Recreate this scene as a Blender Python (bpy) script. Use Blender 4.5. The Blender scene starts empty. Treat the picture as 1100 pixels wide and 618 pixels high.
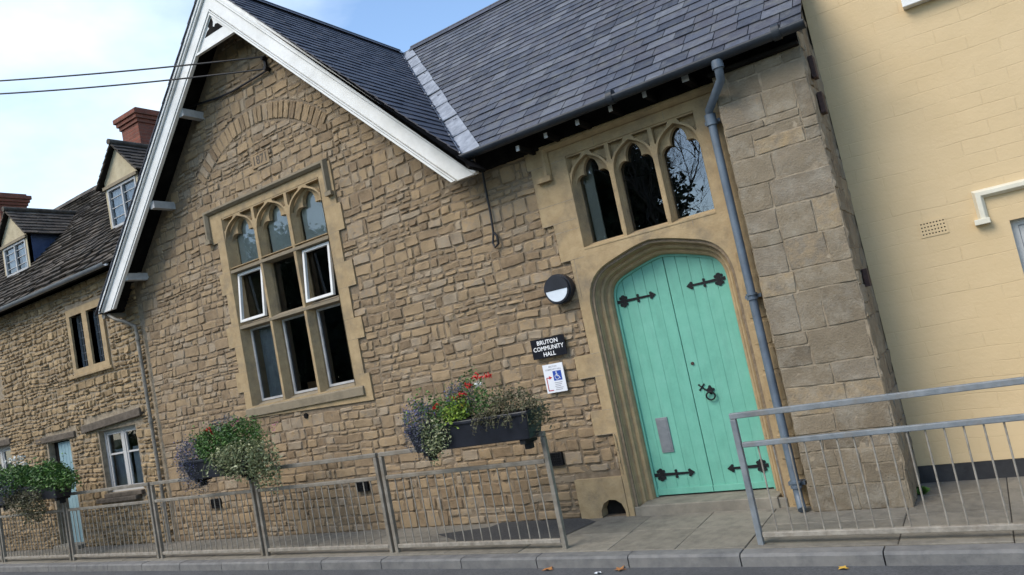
import bpy, bmesh, math, random
from mathutils import Vector, Matrix, noise
random.seed(11)
PI = math.pi
sc = bpy.context.scene
COL = sc.collection

# ------------------------------------------------------------------ camera
CAM = Vector((0.0, -6.7, 1.769))
YAW, PITCH, ROLL, FPX = -0.55909, 0.090575, -0.200519, 792.2
_f = Vector((math.sin(YAW)*math.cos(PITCH), math.cos(YAW)*math.cos(PITCH), math.sin(PITCH)))
_r = _f.cross(Vector((0, 0, 1))).normalized(); _u = _r.cross(_f)
_r2 = _r*math.cos(ROLL) + _u*math.sin(ROLL); _u2 = _u*math.cos(ROLL) - _r*math.sin(ROLL)
cd = bpy.data.cameras.new('camera'); cam = bpy.data.objects.new('camera', cd); COL.objects.link(cam)
cd.sensor_width = 36; cd.lens = FPX/1100*36; cd.clip_start = 0.05; cd.clip_end = 2000
M = Matrix((( _r2.x, _u2.x, -_f.x, CAM.x), (_r2.y, _u2.y, -_f.y, CAM.y), (_r2.z, _u2.z, -_f.z, CAM.z), (0, 0, 0, 1)))
cam.matrix_world = M
sc.camera = cam

def at(px, py, Y):
    "survey helper: where the sight line of a photo point meets the vertical plane y=Y"
    d = _f*FPX + _r2*(px-550) - _u2*(py-309)
    return CAM + d*((Y-CAM.y)/d.y)
def atz(px, py, Z):
    d = _f*FPX + _r2*(px-550) - _u2*(py-309)
    return CAM + d*((Z-CAM.z)/d.z)

# ------------------------------------------------------------------ light
SUN_EL, SUN_AZ = math.radians(46), math.radians(-152)     # azimuth from +Y towards +X: veiled sun in front of the facade, to the left
w = bpy.data.worlds.new("World"); sc.world = w; w.use_nodes = True
nt = w.node_tree; nt.nodes.clear()
out = nt.nodes.new('ShaderNodeOutputWorld'); bg = nt.nodes.new('ShaderNodeBackground'); bg.inputs[1].default_value = 0.13
sky = nt.nodes.new('ShaderNodeTexSky'); sky.sky_type = 'NISHITA'; sky.sun_disc = False
sky.sun_elevation = SUN_EL; sky.sun_rotation = SUN_AZ; sky.air_density = 1.0; sky.dust_density = 0.6; sky.ozone_density = 1.2
tc = nt.nodes.new('ShaderNodeTexCoord'); mp_ = nt.nodes.new('ShaderNodeMapping'); mp_.inputs['Scale'].default_value = (1.0, 1.0, 1.9)
mp_.inputs['Location'].default_value = (0.35, 0.1, 0.2)
nz = nt.nodes.new('ShaderNodeTexNoise'); nz.inputs['Scale'].default_value = 2.1; nz.inputs['Detail'].default_value = 7; nz.inputs['Roughness'].default_value = 0.52
rp = nt.nodes.new('ShaderNodeValToRGB'); rp.color_ramp.elements[0].position = 0.42; rp.color_ramp.elements[1].position = 0.72
mx = nt.nodes.new('ShaderNodeMixRGB'); mx.inputs[2].default_value = (5.0, 5.35, 5.6, 1)
L = nt.links.new
L(tc.outputs['Generated'], mp_.inputs[0]); L(mp_.outputs[0], nz.inputs['Vector']); sxx = nt.nodes.new('ShaderNodeSeparateXYZ'); L(tc.outputs['Generated'], sxx.inputs[0]); mad = nt.nodes.new('ShaderNodeMath'); mad.operation = 'MULTIPLY_ADD'; mad.inputs[1].default_value = -0.42; L(sxx.outputs[0], mad.inputs[0]); L(nz.outputs['Fac'], mad.inputs[2]); adl = nt.nodes.new('ShaderNodeMath'); adl.operation = 'SUBTRACT'; adl.inputs[1].default_value = 0.25; L(mad.outputs[0], adl.inputs[0]); L(adl.outputs[0], rp.inputs[0])
ml = nt.nodes.new('ShaderNodeMath'); ml.operation = 'MULTIPLY'; ml.inputs[1].default_value = 0.8
L(rp.outputs[0], ml.inputs[0]); L(ml.outputs[0], mx.inputs[0]); L(sky.outputs[0], mx.inputs[1]); tn = nt.nodes.new('ShaderNodeMixRGB'); tn.blend_type = 'MULTIPLY'; tn.inputs[0].default_value = 1; tn.inputs[2].default_value = (.97, 1.02, 1.03, 1); L(mx.outputs[0], tn.inputs[1]); L(tn.outputs[0], bg.inputs[0]); L(bg.outputs[0], out.inputs[0])
sl = bpy.data.lights.new('sun', 'SUN'); sl.energy = 1.5; sl.angle = math.radians(34); sl.color = (1.0, 0.90, 0.76)
so = bpy.data.objects.new('sun', sl); COL.objects.link(so)
sd = Vector((math.sin(SUN_AZ)*math.cos(SUN_EL), math.cos(SUN_AZ)*math.cos(SUN_EL), math.sin(SUN_EL)))
so.rotation_euler = sd.to_track_quat('Z', 'Y').to_euler(); so.location = (-10, 20, 30)
sc.view_settings.view_transform = 'Standard'; sc.view_settings.look = 'None'; sc.view_settings.gamma = 1
sc.view_settings.use_curve_mapping = False
sc.view_settings.exposure = 1.1
sc.cycles.max_bounces = 6

# ------------------------------------------------------------------ materials
def material(name, cols, rough=0.85, spread=0.0, nscale=6.0, nlo=0.35, nhi=0.65, bump=0.0, bscale=40.0, tint=0.0,
             dirt=None, dirt_scale=1.2, dirt_amt=0.5, metal=0.0, spec=0.5, brick=None, streak=None):
    """cols: list of colours mixed by the per-face 'tint' value plus noise; all marks are fixed to the object itself."""
    m = bpy.data.materials.new(name); m.use_nodes = True; t = m.node_tree; N = t.nodes; K = t.links.new
    b = N['Principled BSDF']; b.inputs['Roughness'].default_value = rough; b.inputs['Metallic'].default_value = metal
    b.inputs['Specular IOR Level'].default_value = spec
    tcn = N.new('ShaderNodeTexCoord'); geo = N.new('ShaderNodeNewGeometry')
    pos = geo.outputs['Position']
    n1 = N.new('ShaderNodeTexNoise'); n1.inputs['Scale'].default_value = nscale; n1.inputs['Detail'].default_value = 6; n1.inputs['Roughness'].default_value = 0.62
    K(pos, n1.inputs['Vector'])
    mr = N.new('ShaderNodeMapRange'); mr.inputs[1].default_value = nlo; mr.inputs[2].default_value = nhi; K(n1.outputs['Fac'], mr.inputs[0])
    val = mr.outputs[0]
    if tint > 0:
        a = N.new('ShaderNodeAttribute'); a.attribute_name = 'tint'
        mm = N.new('ShaderNodeMix'); mm.data_type = 'FLOAT'; mm.inputs[0].default_value = tint
        K(mr.outputs[0], mm.inputs[2]); K(a.outputs['Fac'], mm.inputs[3]); val = mm.outputs[0]
    cr = N.new('ShaderNodeValToRGB'); K(val, cr.inputs[0]); e = cr.color_ramp.elements
    while len(e) < len(cols): e.new(0.5)
    for i, c in enumerate(cols):
        e[i].position = i/max(1, len(cols)-1); e[i].color = (*c, 1)
    col = cr.outputs[0]
    if brick:
        sx = N.new('ShaderNodeSeparateXYZ'); K(pos, sx.inputs[0]); ad = N.new('ShaderNodeMath'); K(sx.outputs[0], ad.inputs[0]); K(sx.outputs[1], ad.inputs[1])
        cb = N.new('ShaderNodeCombineXYZ'); K(ad.outputs[0], cb.inputs[0]); K(sx.outputs[2], cb.inputs[1])
        nn = N.new('ShaderNodeTexNoise'); nn.inputs['Scale'].default_value = 1.3; K(pos, nn.inputs['Vector'])
        vs = N.new('ShaderNodeVectorMath'); vs.operation = 'SCALE'; vs.inputs['Scale'].default_value = brick.get('warp', 0.01); K(nn.outputs['Color'], vs.inputs[0])
        va = N.new('ShaderNodeVectorMath'); K(cb.outputs[0], va.inputs[0]); K(vs.outputs[0], va.inputs[1])
        bt = N.new('ShaderNodeTexBrick'); K(va.outputs[0], bt.inputs['Vector'])
        bt.inputs['Scale'].default_value = 1; bt.inputs['Brick Width'].default_value = brick['w']; bt.inputs['Row Height'].default_value = brick['h']
        bt.inputs['Mortar Size'].default_value = brick.get('m', 0.008); bt.inputs['Mortar Smooth'].default_value = 0.3
        bt.inputs['Color1'].default_value = (1, 1, 1, 1); bt.inputs['Color2'].default_value = (*brick.get('c2', (.7, .7, .7)), 1)
        bt.inputs['Mortar'].default_value = (*brick.get('mc', (1, 1, 1)), 1); bt.inputs['Bias'].default_value = 0
        mu = N.new('ShaderNodeMixRGB'); mu.blend_type = 'MULTIPLY'; mu.inputs[0].default_value = 1; K(col, mu.inputs[1]); K(bt.outputs['Color'], mu.inputs[2]); col = mu.outputs[0]
    if dirt:
        n2 = N.new('ShaderNodeTexNoise'); n2.inputs['Scale'].default_value = dirt_scale; n2.inputs['Detail'].default_value = 8; n2.inputs['Roughness'].default_value = 0.7
        if streak:
            mpp = N.new('ShaderNodeMapping'); mpp.inputs['Scale'].default_value = streak; K(pos, mpp.inputs[0]); K(mpp.outputs[0], n2.inputs['Vector'])
        else: K(pos, n2.inputs['Vector'])
        m2 = N.new('ShaderNodeMapRange'); m2.inputs[1].default_value = 0.48; m2.inputs[2].default_value = 0.72; m2.inputs[4].default_value = dirt_amt; K(n2.outputs['Fac'], m2.inputs[0])
        mi = N.new('ShaderNodeMixRGB'); mi.inputs[2].default_value = (*dirt, 1); K(m2.outputs[0], mi.inputs[0]); K(col, mi.inputs[1]); col = mi.outputs[0]
    K(col, b.inputs['Base Color'])
    if bump > 0 or brick:
        n3 = N.new('ShaderNodeTexNoise'); n3.inputs['Scale'].default_value = bscale; n3.inputs['Detail'].default_value = 5; n3.inputs['Roughness'].default_value = 0.65; K(pos, n3.inputs['Vector'])
        bp = N.new('ShaderNodeBump'); bp.inputs['Distance'].default_value = 0.01; bp.inputs['Strength'].default_value = max(bump, .01); K(n3.outputs['Fac'], bp.inputs['Height'])
        last = bp
        if brick:
            iv = N.new('ShaderNodeMath'); iv.operation = 'SUBTRACT'; iv.inputs[0].default_value = 1; K(bt.outputs['Fac'], iv.inputs[1])
            hh = iv.outputs[0]
            if brick.get('mask'):
                n4 = N.new('ShaderNodeTexNoise'); n4.inputs['Scale'].default_value = 1.7; n4.inputs['Detail'].default_value = 3
                mpq = N.new('ShaderNodeMapping'); mpq.inputs['Scale'].default_value = (1, 1, 3); K(pos, mpq.inputs[0]); K(mpq.outputs[0], n4.inputs['Vector'])
                m4 = N.new('ShaderNodeMapRange'); m4.inputs[1].default_value = .44; m4.inputs[2].default_value = .6; K(n4.outputs['Fac'], m4.inputs[0])
                m5 = N.new('ShaderNodeMath'); m5.operation = 'MULTIPLY'; K(bt.outputs['Fac'], m5.inputs[0]); K(m4.outputs[0], m5.inputs[1])
                m6 = N.new('ShaderNodeMath'); m6.operation = 'SUBTRACT'; m6.inputs[0].default_value = 1; K(m5.outputs[0], m6.inputs[1]); hh = m6.outputs[0]
            b2 = N.new('ShaderNodeBump'); b2.inputs['Distance'].default_value = brick.get('d', .006); b2.inputs['Strength'].default_value = brick.get('s', .8); K(hh, b2.inputs['Height']); K(bp.outputs[0], b2.inputs['Normal']); last = b2
        K(last.outputs[0], b.inputs['Normal'])
    return m

RUB = [(.16, .112, .066), (.225, .158, .092), (.295, .212, .124), (.335, .238, .135), (.30, .24, .17), (.385, .295, .19)]
MT = dict(
 rubble=material('rubble_stone', RUB, 0.92, tint=.68, nscale=16, nlo=.3, nhi=.7, bump=1.0, bscale=70, dirt=(.14, .10, .066), dirt_scale=4, dirt_amt=.6),
 cottage=material('cottage_stone', [(.18, .122, .065), (.27, .19, .10), (.35, .25, .135), (.42, .31, .175)], 0.93, tint=.6, nscale=8, bump=.9, bscale=45, dirt=(.13, .10, .07), dirt_scale=1.8, dirt_amt=.5),
 mortar=material('mortar', [(.16, .12, .078), (.25, .192, .13)], .95, nscale=14, bump=.8, bscale=80),
 mortar_light=material('lime_mortar', [(.2, .16, .11), (.34, .28, .2)], .95, nscale=14, bump=.8, bscale=80),
 ashlar=material('dressed_stone', [(.27, .19, .10), (.36, .262, .142), (.43, .32, .18)], .9, tint=.3, nscale=9, nlo=.3, nhi=.7, bump=.6, bscale=50, dirt=(.17, .14, .10), dirt_scale=3.2, dirt_amt=.75),
 ashlar_old=material('weathered_dressed_stone', [(.17, .14, .095), (.25, .205, .138), (.31, .25, .165)], .9, tint=.3, nscale=5, bump=.5, bscale=60, dirt=(.085, .075, .06), dirt_scale=5, dirt_amt=.75),
 buttress=material('buttress_stone', [(.125, .10, .070), (.185, .148, .10), (.23, .185, .125), (.20, .165, .12), (.34, .25, .14)], .93, tint=.78, nscale=13, nlo=.3, nhi=.7, bump=1.0, bscale=60, dirt=(.38, .35, .285), dirt_scale=4, dirt_amt=.55),
 slate=material('slate', [(.018, .021, .031), (.038, .043, .060), (.068, .077, .102), (.055, .055, .070), (.095, .103, .126), (.15, .158, .175)], .6, tint=.74, nscale=14, nlo=.28, nhi=.72, bump=.7, bscale=45, dirt=(.16, .16, .14), dirt_scale=6, dirt_amt=.55),
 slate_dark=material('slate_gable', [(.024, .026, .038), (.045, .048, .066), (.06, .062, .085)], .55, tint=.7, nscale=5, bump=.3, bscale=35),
 tile=material('stone_tile', [(.022, .017, .013), (.052, .040, .030), (.105, .082, .06)], .95, tint=.6, nscale=7, bump=.9, bscale=35, dirt=(.17, .16, .13), dirt_scale=5, dirt_amt=.5),
 white=material('white_paint', [(.66, .66, .63), (.76, .76, .74)], .5, nscale=4, bump=.12, bscale=60, dirt=(.34, .34, .33), dirt_scale=3, dirt_amt=.3),
 greywhite=material('grey_painted_timber', [(.33, .33, .33), (.46, .46, .45)], .6, nscale=8, bump=.2, bscale=60),
 sashpaint=material('faded_sash_paint', [(.42, .42, .41), (.56, .56, .54)], .6, nscale=6, bump=.2, bscale=50, dirt=(.25, .24, .22), dirt_scale=6, dirt_amt=.5),
 dark=material('dark_timber_and_shade', [(.010, .009, .009), (.022, .02, .018)], .95, spec=.05, nscale=5, bump=.3, bscale=30),  # near-black: dark timber, also painted shade under eaves and in holes
 iron=material('black_iron', [(.007, .0075, .009), (.013, .014, .016)], .6, spec=.25, nscale=30, bump=.3, bscale=90),
 rust=material('rusty_iron', [(.035, .02, .017), (.07, .035, .028)], .8, nscale=20, bump=.5, bscale=80),
 gutter=material('slate_blue_pipe_paint', [(.075, .10, .135), (.115, .15, .19)], .45, nscale=5, bump=.15, bscale=70, dirt=(.06, .065, .06), dirt_scale=6, dirt_amt=.4),
 gutter_dark=material('dark_gutter_paint', [(.018, .023, .031), (.034, .041, .05)], .5, spec=.3, nscale=5, bump=.15, bscale=70),
 lead=material('lead_sheet', [(.15, .165, .195), (.31, .335, .38)], .5, nscale=6, bump=.4, bscale=14, metal=.0),
 door=material('green_door_paint', [(.11, .345, .26), (.14, .41, .31), (.17, .45, .35)], .5, tint=.5, nscale=7, bump=.12, bscale=40, dirt=(.105, .29, .225), dirt_scale=5, dirt_amt=.45, streak=(3, 3, .6)),
 blue_door=material('pale_blue_door_paint', [(.20, .33, .38), (.26, .40, .45)], .55, nscale=5, bump=.2, bscale=50),
 steel=material('steel_plate', [(.18, .2, .22), (.25, .27, .29)], .45, nscale=8, metal=.4),
 rail_blue=material('blue_grey_railing_paint', [(.13, .15, .165), (.21, .23, .245)], .5, nscale=9, bump=.3, bscale=70, dirt=(.17, .14, .10), dirt_scale=7, dirt_amt=.6),
 rail=material('grey_railing_paint', [(.145, .13, .105), (.25, .228, .19)], .5, nscale=9, bump=.3, bscale=70, dirt=(.17, .135, .095), dirt_scale=6, dirt_amt=.8),
 rail_low=material('weathered_railing_paint', [(.20, .18, .15), (.33, .30, .25)], .65, nscale=14, bump=.4, bscale=80, dirt=(.12, .09, .06), dirt_scale=12, dirt_amt=.6),
 yellow=material('cream_masonry_paint', [(.575, .43, .24), (.615, .465, .268)], .75, nscale=1.5, bump=.35, bscale=28, dirt=(.46, .36, .21), dirt_scale=.9, dirt_amt=.25, brick=dict(w=.42, h=.122, m=.005, warp=.07, c2=(.985, .985, .98), mc=(.975, .97, .96), d=.005, s=.6, mask=True)),
 cream=material('cream_trim_paint', [(.62, .58, .46), (.7, .66, .54)], .55, nscale=5, bump=.15),
 plinth=material('black_plinth_paint', [(.014, .014, .016), (.03, .03, .032)], .6, nscale=7, bump=.4),
 brick=material('red_brick', [(.17, .05, .03), (.26, .075, .042)], .9, nscale=6, bump=.6, bscale=60, dirt=(.06, .035, .03), dirt_scale=3, dirt_amt=.6, brick=dict(w=.225, h=.075, m=.01, c2=(.65, .65, .65), mc=(.8, 1.2, 1.4), d=.006, s=.8)),
 render=material('cream_render', [(.40, .34, .22), (.5, .43, .29)], .9, nscale=5, bump=.5, dirt=(.25, .2, .14), dirt_scale=4),
 blue=material('blue_painted_cheek', [(.035, .055, .12), (.06, .085, .16)], .6, nscale=6, bump=.2),
 asphalt=material('asphalt', [(.075, .077, .08), (.125, .127, .13)], .9, nscale=60, bump=1.0, bscale=220, dirt=(.055, .055, .057), dirt_scale=1.6, dirt_amt=.6),
 tarmac=material('dark_tarmac_patch', [(.045, .045, .045), (.075, .074, .072)], .95, nscale=40, bump=1.0, bscale=160),
 slab=material('paving_slab', [(.155, .14, .112), (.215, .195, .156), (.27, .245, .198)], .9, tint=.45, nscale=11, nlo=.3, nhi=.7, bump=.9, bscale=110, dirt=(.07, .066, .055), dirt_scale=6, dirt_amt=.6),
 kerb=material('kerb_stone', [(.12, .12, .118), (.17, .167, .16), (.21, .203, .19)], .88, tint=.4, nscale=8, bump=.6, bscale=110, dirt=(.07, .072, .075), dirt_scale=5, dirt_amt=.6),
 joint=material('paving_joint', [(.045, .04, .032), (.08, .07, .055)], .95, nscale=20, bump=.6),
 step=material('door_step_stone', [(.17, .155, .125), (.25, .225, .18)], .9, nscale=6, bump=.5, bscale=90, dirt=(.10, .09, .075), dirt_scale=4, dirt_amt=.5),
 grass=material('grass', [(.04, .06, .02), (.07, .09, .03)], .95, nscale=3, bump=.8),
 plastic=material('black_plastic', [(.012, .014, .02), (.02, .023, .032)], .38, nscale=6, bump=.1, bscale=50),
 signblack=material('black_sign_enamel', [(.008, .009, .014), (.012, .013, .018)], .3, nscale=4),
 signwhite=material('white_sign', [(.72, .74, .78), (.78, .8, .83)], .4, nscale=4),
 signtext=material('white_lettering', [(.75, .75, .75), (.8, .8, .8)], .5),
 textgrey=material('grey_small_print', [(.25, .25, .28), (.32, .32, .35)], .6),
 signblue=material('blue_sign_print', [(.015, .06, .33), (.02, .075, .38)], .4),
 signred=material('red_sign_print', [(.42, .02, .025), (.48, .03, .03)], .4),
 lens=material('frosted_lens', [(.62, .68, .74), (.7, .76, .82)], .35),
 bark=material('bark', [(.05, .042, .035), (.09, .078, .062)], .95, nscale=8, bump=.8),
 evergreen=material('evergreen_leaf', [(.012, .022, .010), (.03, .05, .018), (.05, .075, .025)], .8, tint=.8),
 leaf=material('plant_leaf', [(.02, .05, .012), (.055, .13, .022), (.12, .24, .04)], .55, tint=.85),
 leaf_lime=material('lime_leaf', [(.16, .26, .03), (.32, .42, .05)], .55, tint=.85),
 leaf_ivy=material('variegated_leaf', [(.045, .075, .022), (.12, .15, .06), (.24, .26, .12), (.44, .44, .27)], .55, tint=.9),
 leaf_brown=material('bronze_leaf', [(.045, .05, .022), (.10, .085, .045), (.13, .14, .06)], .6, tint=.85),
 leaf_grey=material('lobelia_leaf', [(.045, .06, .05), (.085, .095, .11), (.12, .12, .19)], .6, tint=.85),
 lobelia=material('lobelia_petal', [(.09, .09, .28), (.16, .17, .42)], .5, tint=.8),
 red=material('red_petal', [(.42, .012, .012), (.62, .03, .02)], .45, tint=.8),
 pink=material('pink_petal', [(.42, .10, .20), (.55, .2, .28)], .45, tint=.8),
 white_petal=material('white_petal', [(.65, .66, .6), (.8, .8, .76)], .5, tint=.8),
 yellowp=material('yellow_petal', [(.6, .38, .03), (.7, .5, .06)], .5, tint=.8),
 fallen=material('fallen_leaf', [(.25, .09, .03), (.42, .2, .06)], .8, nscale=40),
 fallen_yellow=material('fallen_yellow_leaf', [(.5, .28, .03), (.6, .38, .06)], .8, nscale=40),
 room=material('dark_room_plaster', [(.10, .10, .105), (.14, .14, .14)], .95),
 blind_and_reflection=material('pale_blind_and_reflection', [(.60, .58, .51), (.68, .66, .58)], .9, nscale=2),
 curtain=material('net_curtain', [(.6, .61, .62), (.78, .79, .8)], .95, nscale=5),
 wood=material('varnished_wood', [(.16, .075, .03), (.24, .12, .05)], .5, nscale=9),
 lintel=material('weathered_timber', [(.07, .055, .04), (.13, .105, .08)], .9, nscale=12, bump=.8, bscale=50),
 wire=material('black_cable', [(.01, .01, .012), (.015, .015, .018)], .6),
)
def glass_mat(name, ior, tintc=(.8, .85, .86), rough=0.0):
    m = bpy.data.materials.new(name); m.use_nodes = True; t = m.node_tree; t.nodes.clear(); N = t.nodes; K = t.links.new
    o = N.new('ShaderNodeOutputMaterial'); tr = N.new('ShaderNodeBsdfTransparent'); tr.inputs[0].default_value = (*tintc, 1)
    gl = N.new('ShaderNodeBsdfGlossy'); gl.inputs['Roughness'].default_value = rough; gl.inputs[0].default_value = (.95, .97, 1, 1)
    fr = N.new('ShaderNodeFresnel'); fr.inputs[0].default_value = ior; mi = N.new('ShaderNodeMixShader')
    n = N.new('ShaderNodeTexNoise'); n.inputs['Scale'].default_value = 3.0; g = N.new('ShaderNodeNewGeometry'); K(g.outputs['Position'], n.inputs['Vector'])
    bp = N.new('ShaderNodeBump'); bp.inputs['Distance'].default_value = .01; bp.inputs['Strength'].default_value = .04; K(n.outputs['Fac'], bp.inputs['Height'])
    K(bp.outputs[0], gl.inputs['Normal'])
    K(fr.outputs[0], mi.inputs[0]); K(tr.outputs[0], mi.inputs[1]); K(gl.outputs[0], mi.inputs[2]); K(mi.outputs[0], o.inputs[0]); return m
MT['glass'] = glass_mat('window_glass', 1.7)
MT['glass_bright'] = glass_mat('old_reflective_glass', 2.2)

# ------------------------------------------------------------------ mesh builder
class MB:
    def __init__(s): s.v = []; s.f = []; s.m = []; s.t = []; s.s = []
    def add(s, vs, fs, mi=0, tint=0.5, smooth=False):
        o = len(s.v); s.v += [tuple(v) for v in vs]
        for f in fs:
            s.f.append(tuple(i+o for i in f)); s.m.append(mi); s.t.append(tint); s.s.append(smooth)
    def build(s, name, mats, parent=None, bevel=0, props=None, origin=None):
        off = Vector((0, 0, 0)); p = parent
        while p is not None: off += p.location; p = p.parent
        if origin is not None and parent is None: off = Vector(origin)
        me = bpy.data.meshes.new(name); me.from_pydata([Vector(v)-off for v in s.v], [], s.f); me.update()
        if not isinstance(mats, (list, tuple)): mats = [mats]
        for k in mats: me.materials.append(MT[k])
        me.polygons.foreach_set('material_index', s.m); me.polygons.foreach_set('use_smooth', s.s)
        a = me.attributes.new('tint', 'FLOAT', 'FACE'); a.data.foreach_set('value', s.t)
        o = bpy.data.objects.new(name, me); COL.objects.link(o)
        if parent is not None: o.parent = parent
        elif origin is not None: o.location = origin
        if bevel:
            b = o.modifiers.new('bevel', 'BEVEL'); b.width = bevel; b.segments = 2; b.limit_method = 'ANGLE'; b.angle_limit = math.radians(40)
        for k, v in (props or {}).items(): o[k] = v
        return o
def root(name, loc, label, cat, group=None):
    o = bpy.data.objects.new(name, None); COL.objects.link(o); o.location = loc; o['label'] = label; o['category'] = cat
    if group: o['group'] = group
    return o
BF = [(0, 3, 2, 1), (4, 5, 6, 7), (0, 1, 5, 4), (1, 2, 6, 5), (2, 3, 7, 6), (3, 0, 4, 7)]
def box(mb, x0, x1, y0, y1, z0, z1, mi=0, tint=.5):
    if x0 > x1: x0, x1 = x1, x0
    if y0 > y1: y0, y1 = y1, y0
    mb.add([(x0, y0, z0), (x1, y0, z0), (x1, y1, z0), (x0, y1, z0), (x0, y0, z1), (x1, y0, z1), (x1, y1, z1), (x0, y1, z1)], BF, mi, tint)
def boxm(mb, M_, sx, sy, sz, mi=0, tint=.5):
    vs = [M_ @ Vector((a*sx/2, b*sy/2, c*sz/2)) for a, b, c in ((-1, -1, -1), (1, -1, -1), (1, 1, -1), (-1, 1, -1), (-1, -1, 1), (1, -1, 1), (1, 1, 1), (-1, 1, 1))]
    mb.add(vs, BF, mi, tint)
def tube(mb, pts, r, n=8, mi=0, cap=True, tint=.5, radii=None):
    pts = [Vector(p) for p in pts]; rings = []; up = None
    for i, p in enumerate(pts):
        d = (pts[min(i+1, len(pts)-1)] - pts[max(i-1, 0)]).normalized()
        if up is None: up = Vector((0, 0, 1)) if abs(d.z) < .9 else Vector((1, 0, 0))
        a = d.cross(up).normalized(); b = a.cross(d).normalized(); up = b
        rr = radii[i] if radii else r
        rings.append([p + (a*math.cos(2*PI*k/n) + b*math.sin(2*PI*k/n))*rr for k in range(n)])
    vs = [q for rg in rings for q in rg]; fs = []
    for i in range(len(pts)-1):
        for k in range(n): fs.append((i*n+k, i*n+(k+1) % n, (i+1)*n+(k+1) % n, (i+1)*n+k))
    mb.add(vs, fs, mi, tint, True)
    if cap:
        mb.add(rings[0], [tuple(range(n))], mi, tint); mb.add(rings[-1], [tuple(reversed(range(n)))], mi, tint)
def area(p): return .5*sum(p[i][0]*p[(i+1) % len(p)][1]-p[(i+1) % len(p)][0]*p[i][1] for i in range(len(p)))
def plate(mb, outer, holes, y0, y1, mi=0, tint=.5, mp=None):
    "solid plate in the x-z plane with holes, front y0, back y1; mp maps (x,z,y) to 3D"
    mp = mp or (lambda x, z, y: (x, y, z))
    loops = [outer] + list(holes)
    loops = [list(l) if (area(l) > 0) == (k == 0) else list(reversed(l)) for k, l in enumerate(loops)]
    bm = bmesh.new(); es = []; n = 0
    for l in loops:
        vs = [bm.verts.new((p[0], 0, p[1])) for p in l]
        for i in range(len(vs)): es.append(bm.edges.new((vs[i], vs[(i+1) % len(vs)])))
    bm.verts.index_update()
    bmesh.ops.triangle_fill(bm, use_beauty=True, use_dissolve=False, edges=es, normal=(0, -1, 0))
    bm.verts.ensure_lookup_table(); bm.verts.index_update()
    co = [(v.co.x, v.co.z) for v in bm.verts]; tris = []
    for f in bm.faces:
        idx = [v.index for v in f.verts]
        a = area([co[i] for i in idx])
        if abs(a) < 1e-9: continue
        tris.append(tuple(idx) if a > 0 else tuple(reversed(idx)))
    bm.free()
    mb.add([mp(x, z, y0) for x, z in co], tris, mi, tint)
    mb.add([mp(x, z, y1) for x, z in co], [tuple(reversed(t)) for t in tris], mi, tint)
    for l in loops:
        k = len(l); vs = [mp(x, z, y0) for x, z in l] + [mp(x, z, y1) for x, z in l]
        mb.add(vs, [(i, i+k, (i+1) % k+k, (i+1) % k) for i in range(k)], mi, tint)
def rect(x0, x1, z0, z1): return [(x0, z0), (x1, z0), (x1, z1), (x0, z1)]
def frame(mb, x0, x1, z0, z1, wd, y0, y1, mi=0): plate(mb, rect(x0, x1, z0, z1), [rect(x0+wd, x1-wd, z0+wd, z1-wd)], y0, y1, mi)
def sweep(mb, path, prof, mi=0, tint=.5, closed=False):
    "path: (x,z) points; prof: (outward offset, y) points; outward = left of the travel direction"
    n = len(path); rows = []
    for i in range(n):
        a = path[max(i-1, 0)]; b = path[min(i+1, n-1)]
        if 0 < i < n-1:
            d1 = Vector((path[i][0]-a[0], path[i][1]-a[1])).normalized(); d2 = Vector((b[0]-path[i][0], b[1]-path[i][1])).normalized()
            dd = (d1+d2).normalized(); sc_ = 1/max(.4, dd.dot(d1))
        else:
            dd = Vector((b[0]-a[0], b[1]-a[1])).normalized(); sc_ = 1
        nx, nz_ = -dd.y*sc_, dd.x*sc_
        rows.append([(path[i][0]+nx*o, y, path[i][1]+nz_*o) for o, y in prof])
    k = len(prof); vs = [p for r in rows for p in r]; fs = []
    for i in range(n-1):
        for j in range(k-1): fs.append((i*k+j, i*k+j+1, (i+1)*k+j+1, (i+1)*k+j))
    mb.add(vs, fs, mi, tint)
def bez(p0, p1, p2, p3, n):
    o = []
    for i in range(n+1):
        t = i/n; s = 1-t
        o.append((s**3*p0[0]+3*s*s*t*p1[0]+3*s*t*t*p2[0]+t**3*p3[0], s**3*p0[1]+3*s*s*t*p1[1]+3*s*t*t*p2[1]+t**3*p3[1]))
    return o
def arch(xc, wh, zs, za, n=10, flat=.5):
    "left spring to right spring, four-centred"
    h = za-zs
    l = bez((xc-wh, zs), (xc-wh, zs+.72*h), (xc-wh*flat, za-h*.16), (xc, za), n)
    return l + [(2*xc-x, z) for x, z in reversed(l[:-1])]
def cusped(xc, wh, zs, za, n=14, amp=.36):
    a = arch(xc, wh, zs, za, n, .45); m_ = len(a)-1; o = []
    for i, (x, z) in enumerate(a):
        t = i/m_; k = 0
        for tc_ in (.25, .75): k = max(k, max(0, 1-abs(t-tc_)/.2)**1.7)
        for tc_ in (.0, 1.): pass
        cx_, cz_ = xc, zs+(za-zs)*.1
        o.append((x+(cx_-x)*amp*k, z+(cz_-z)*amp*k))
    return o

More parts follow.
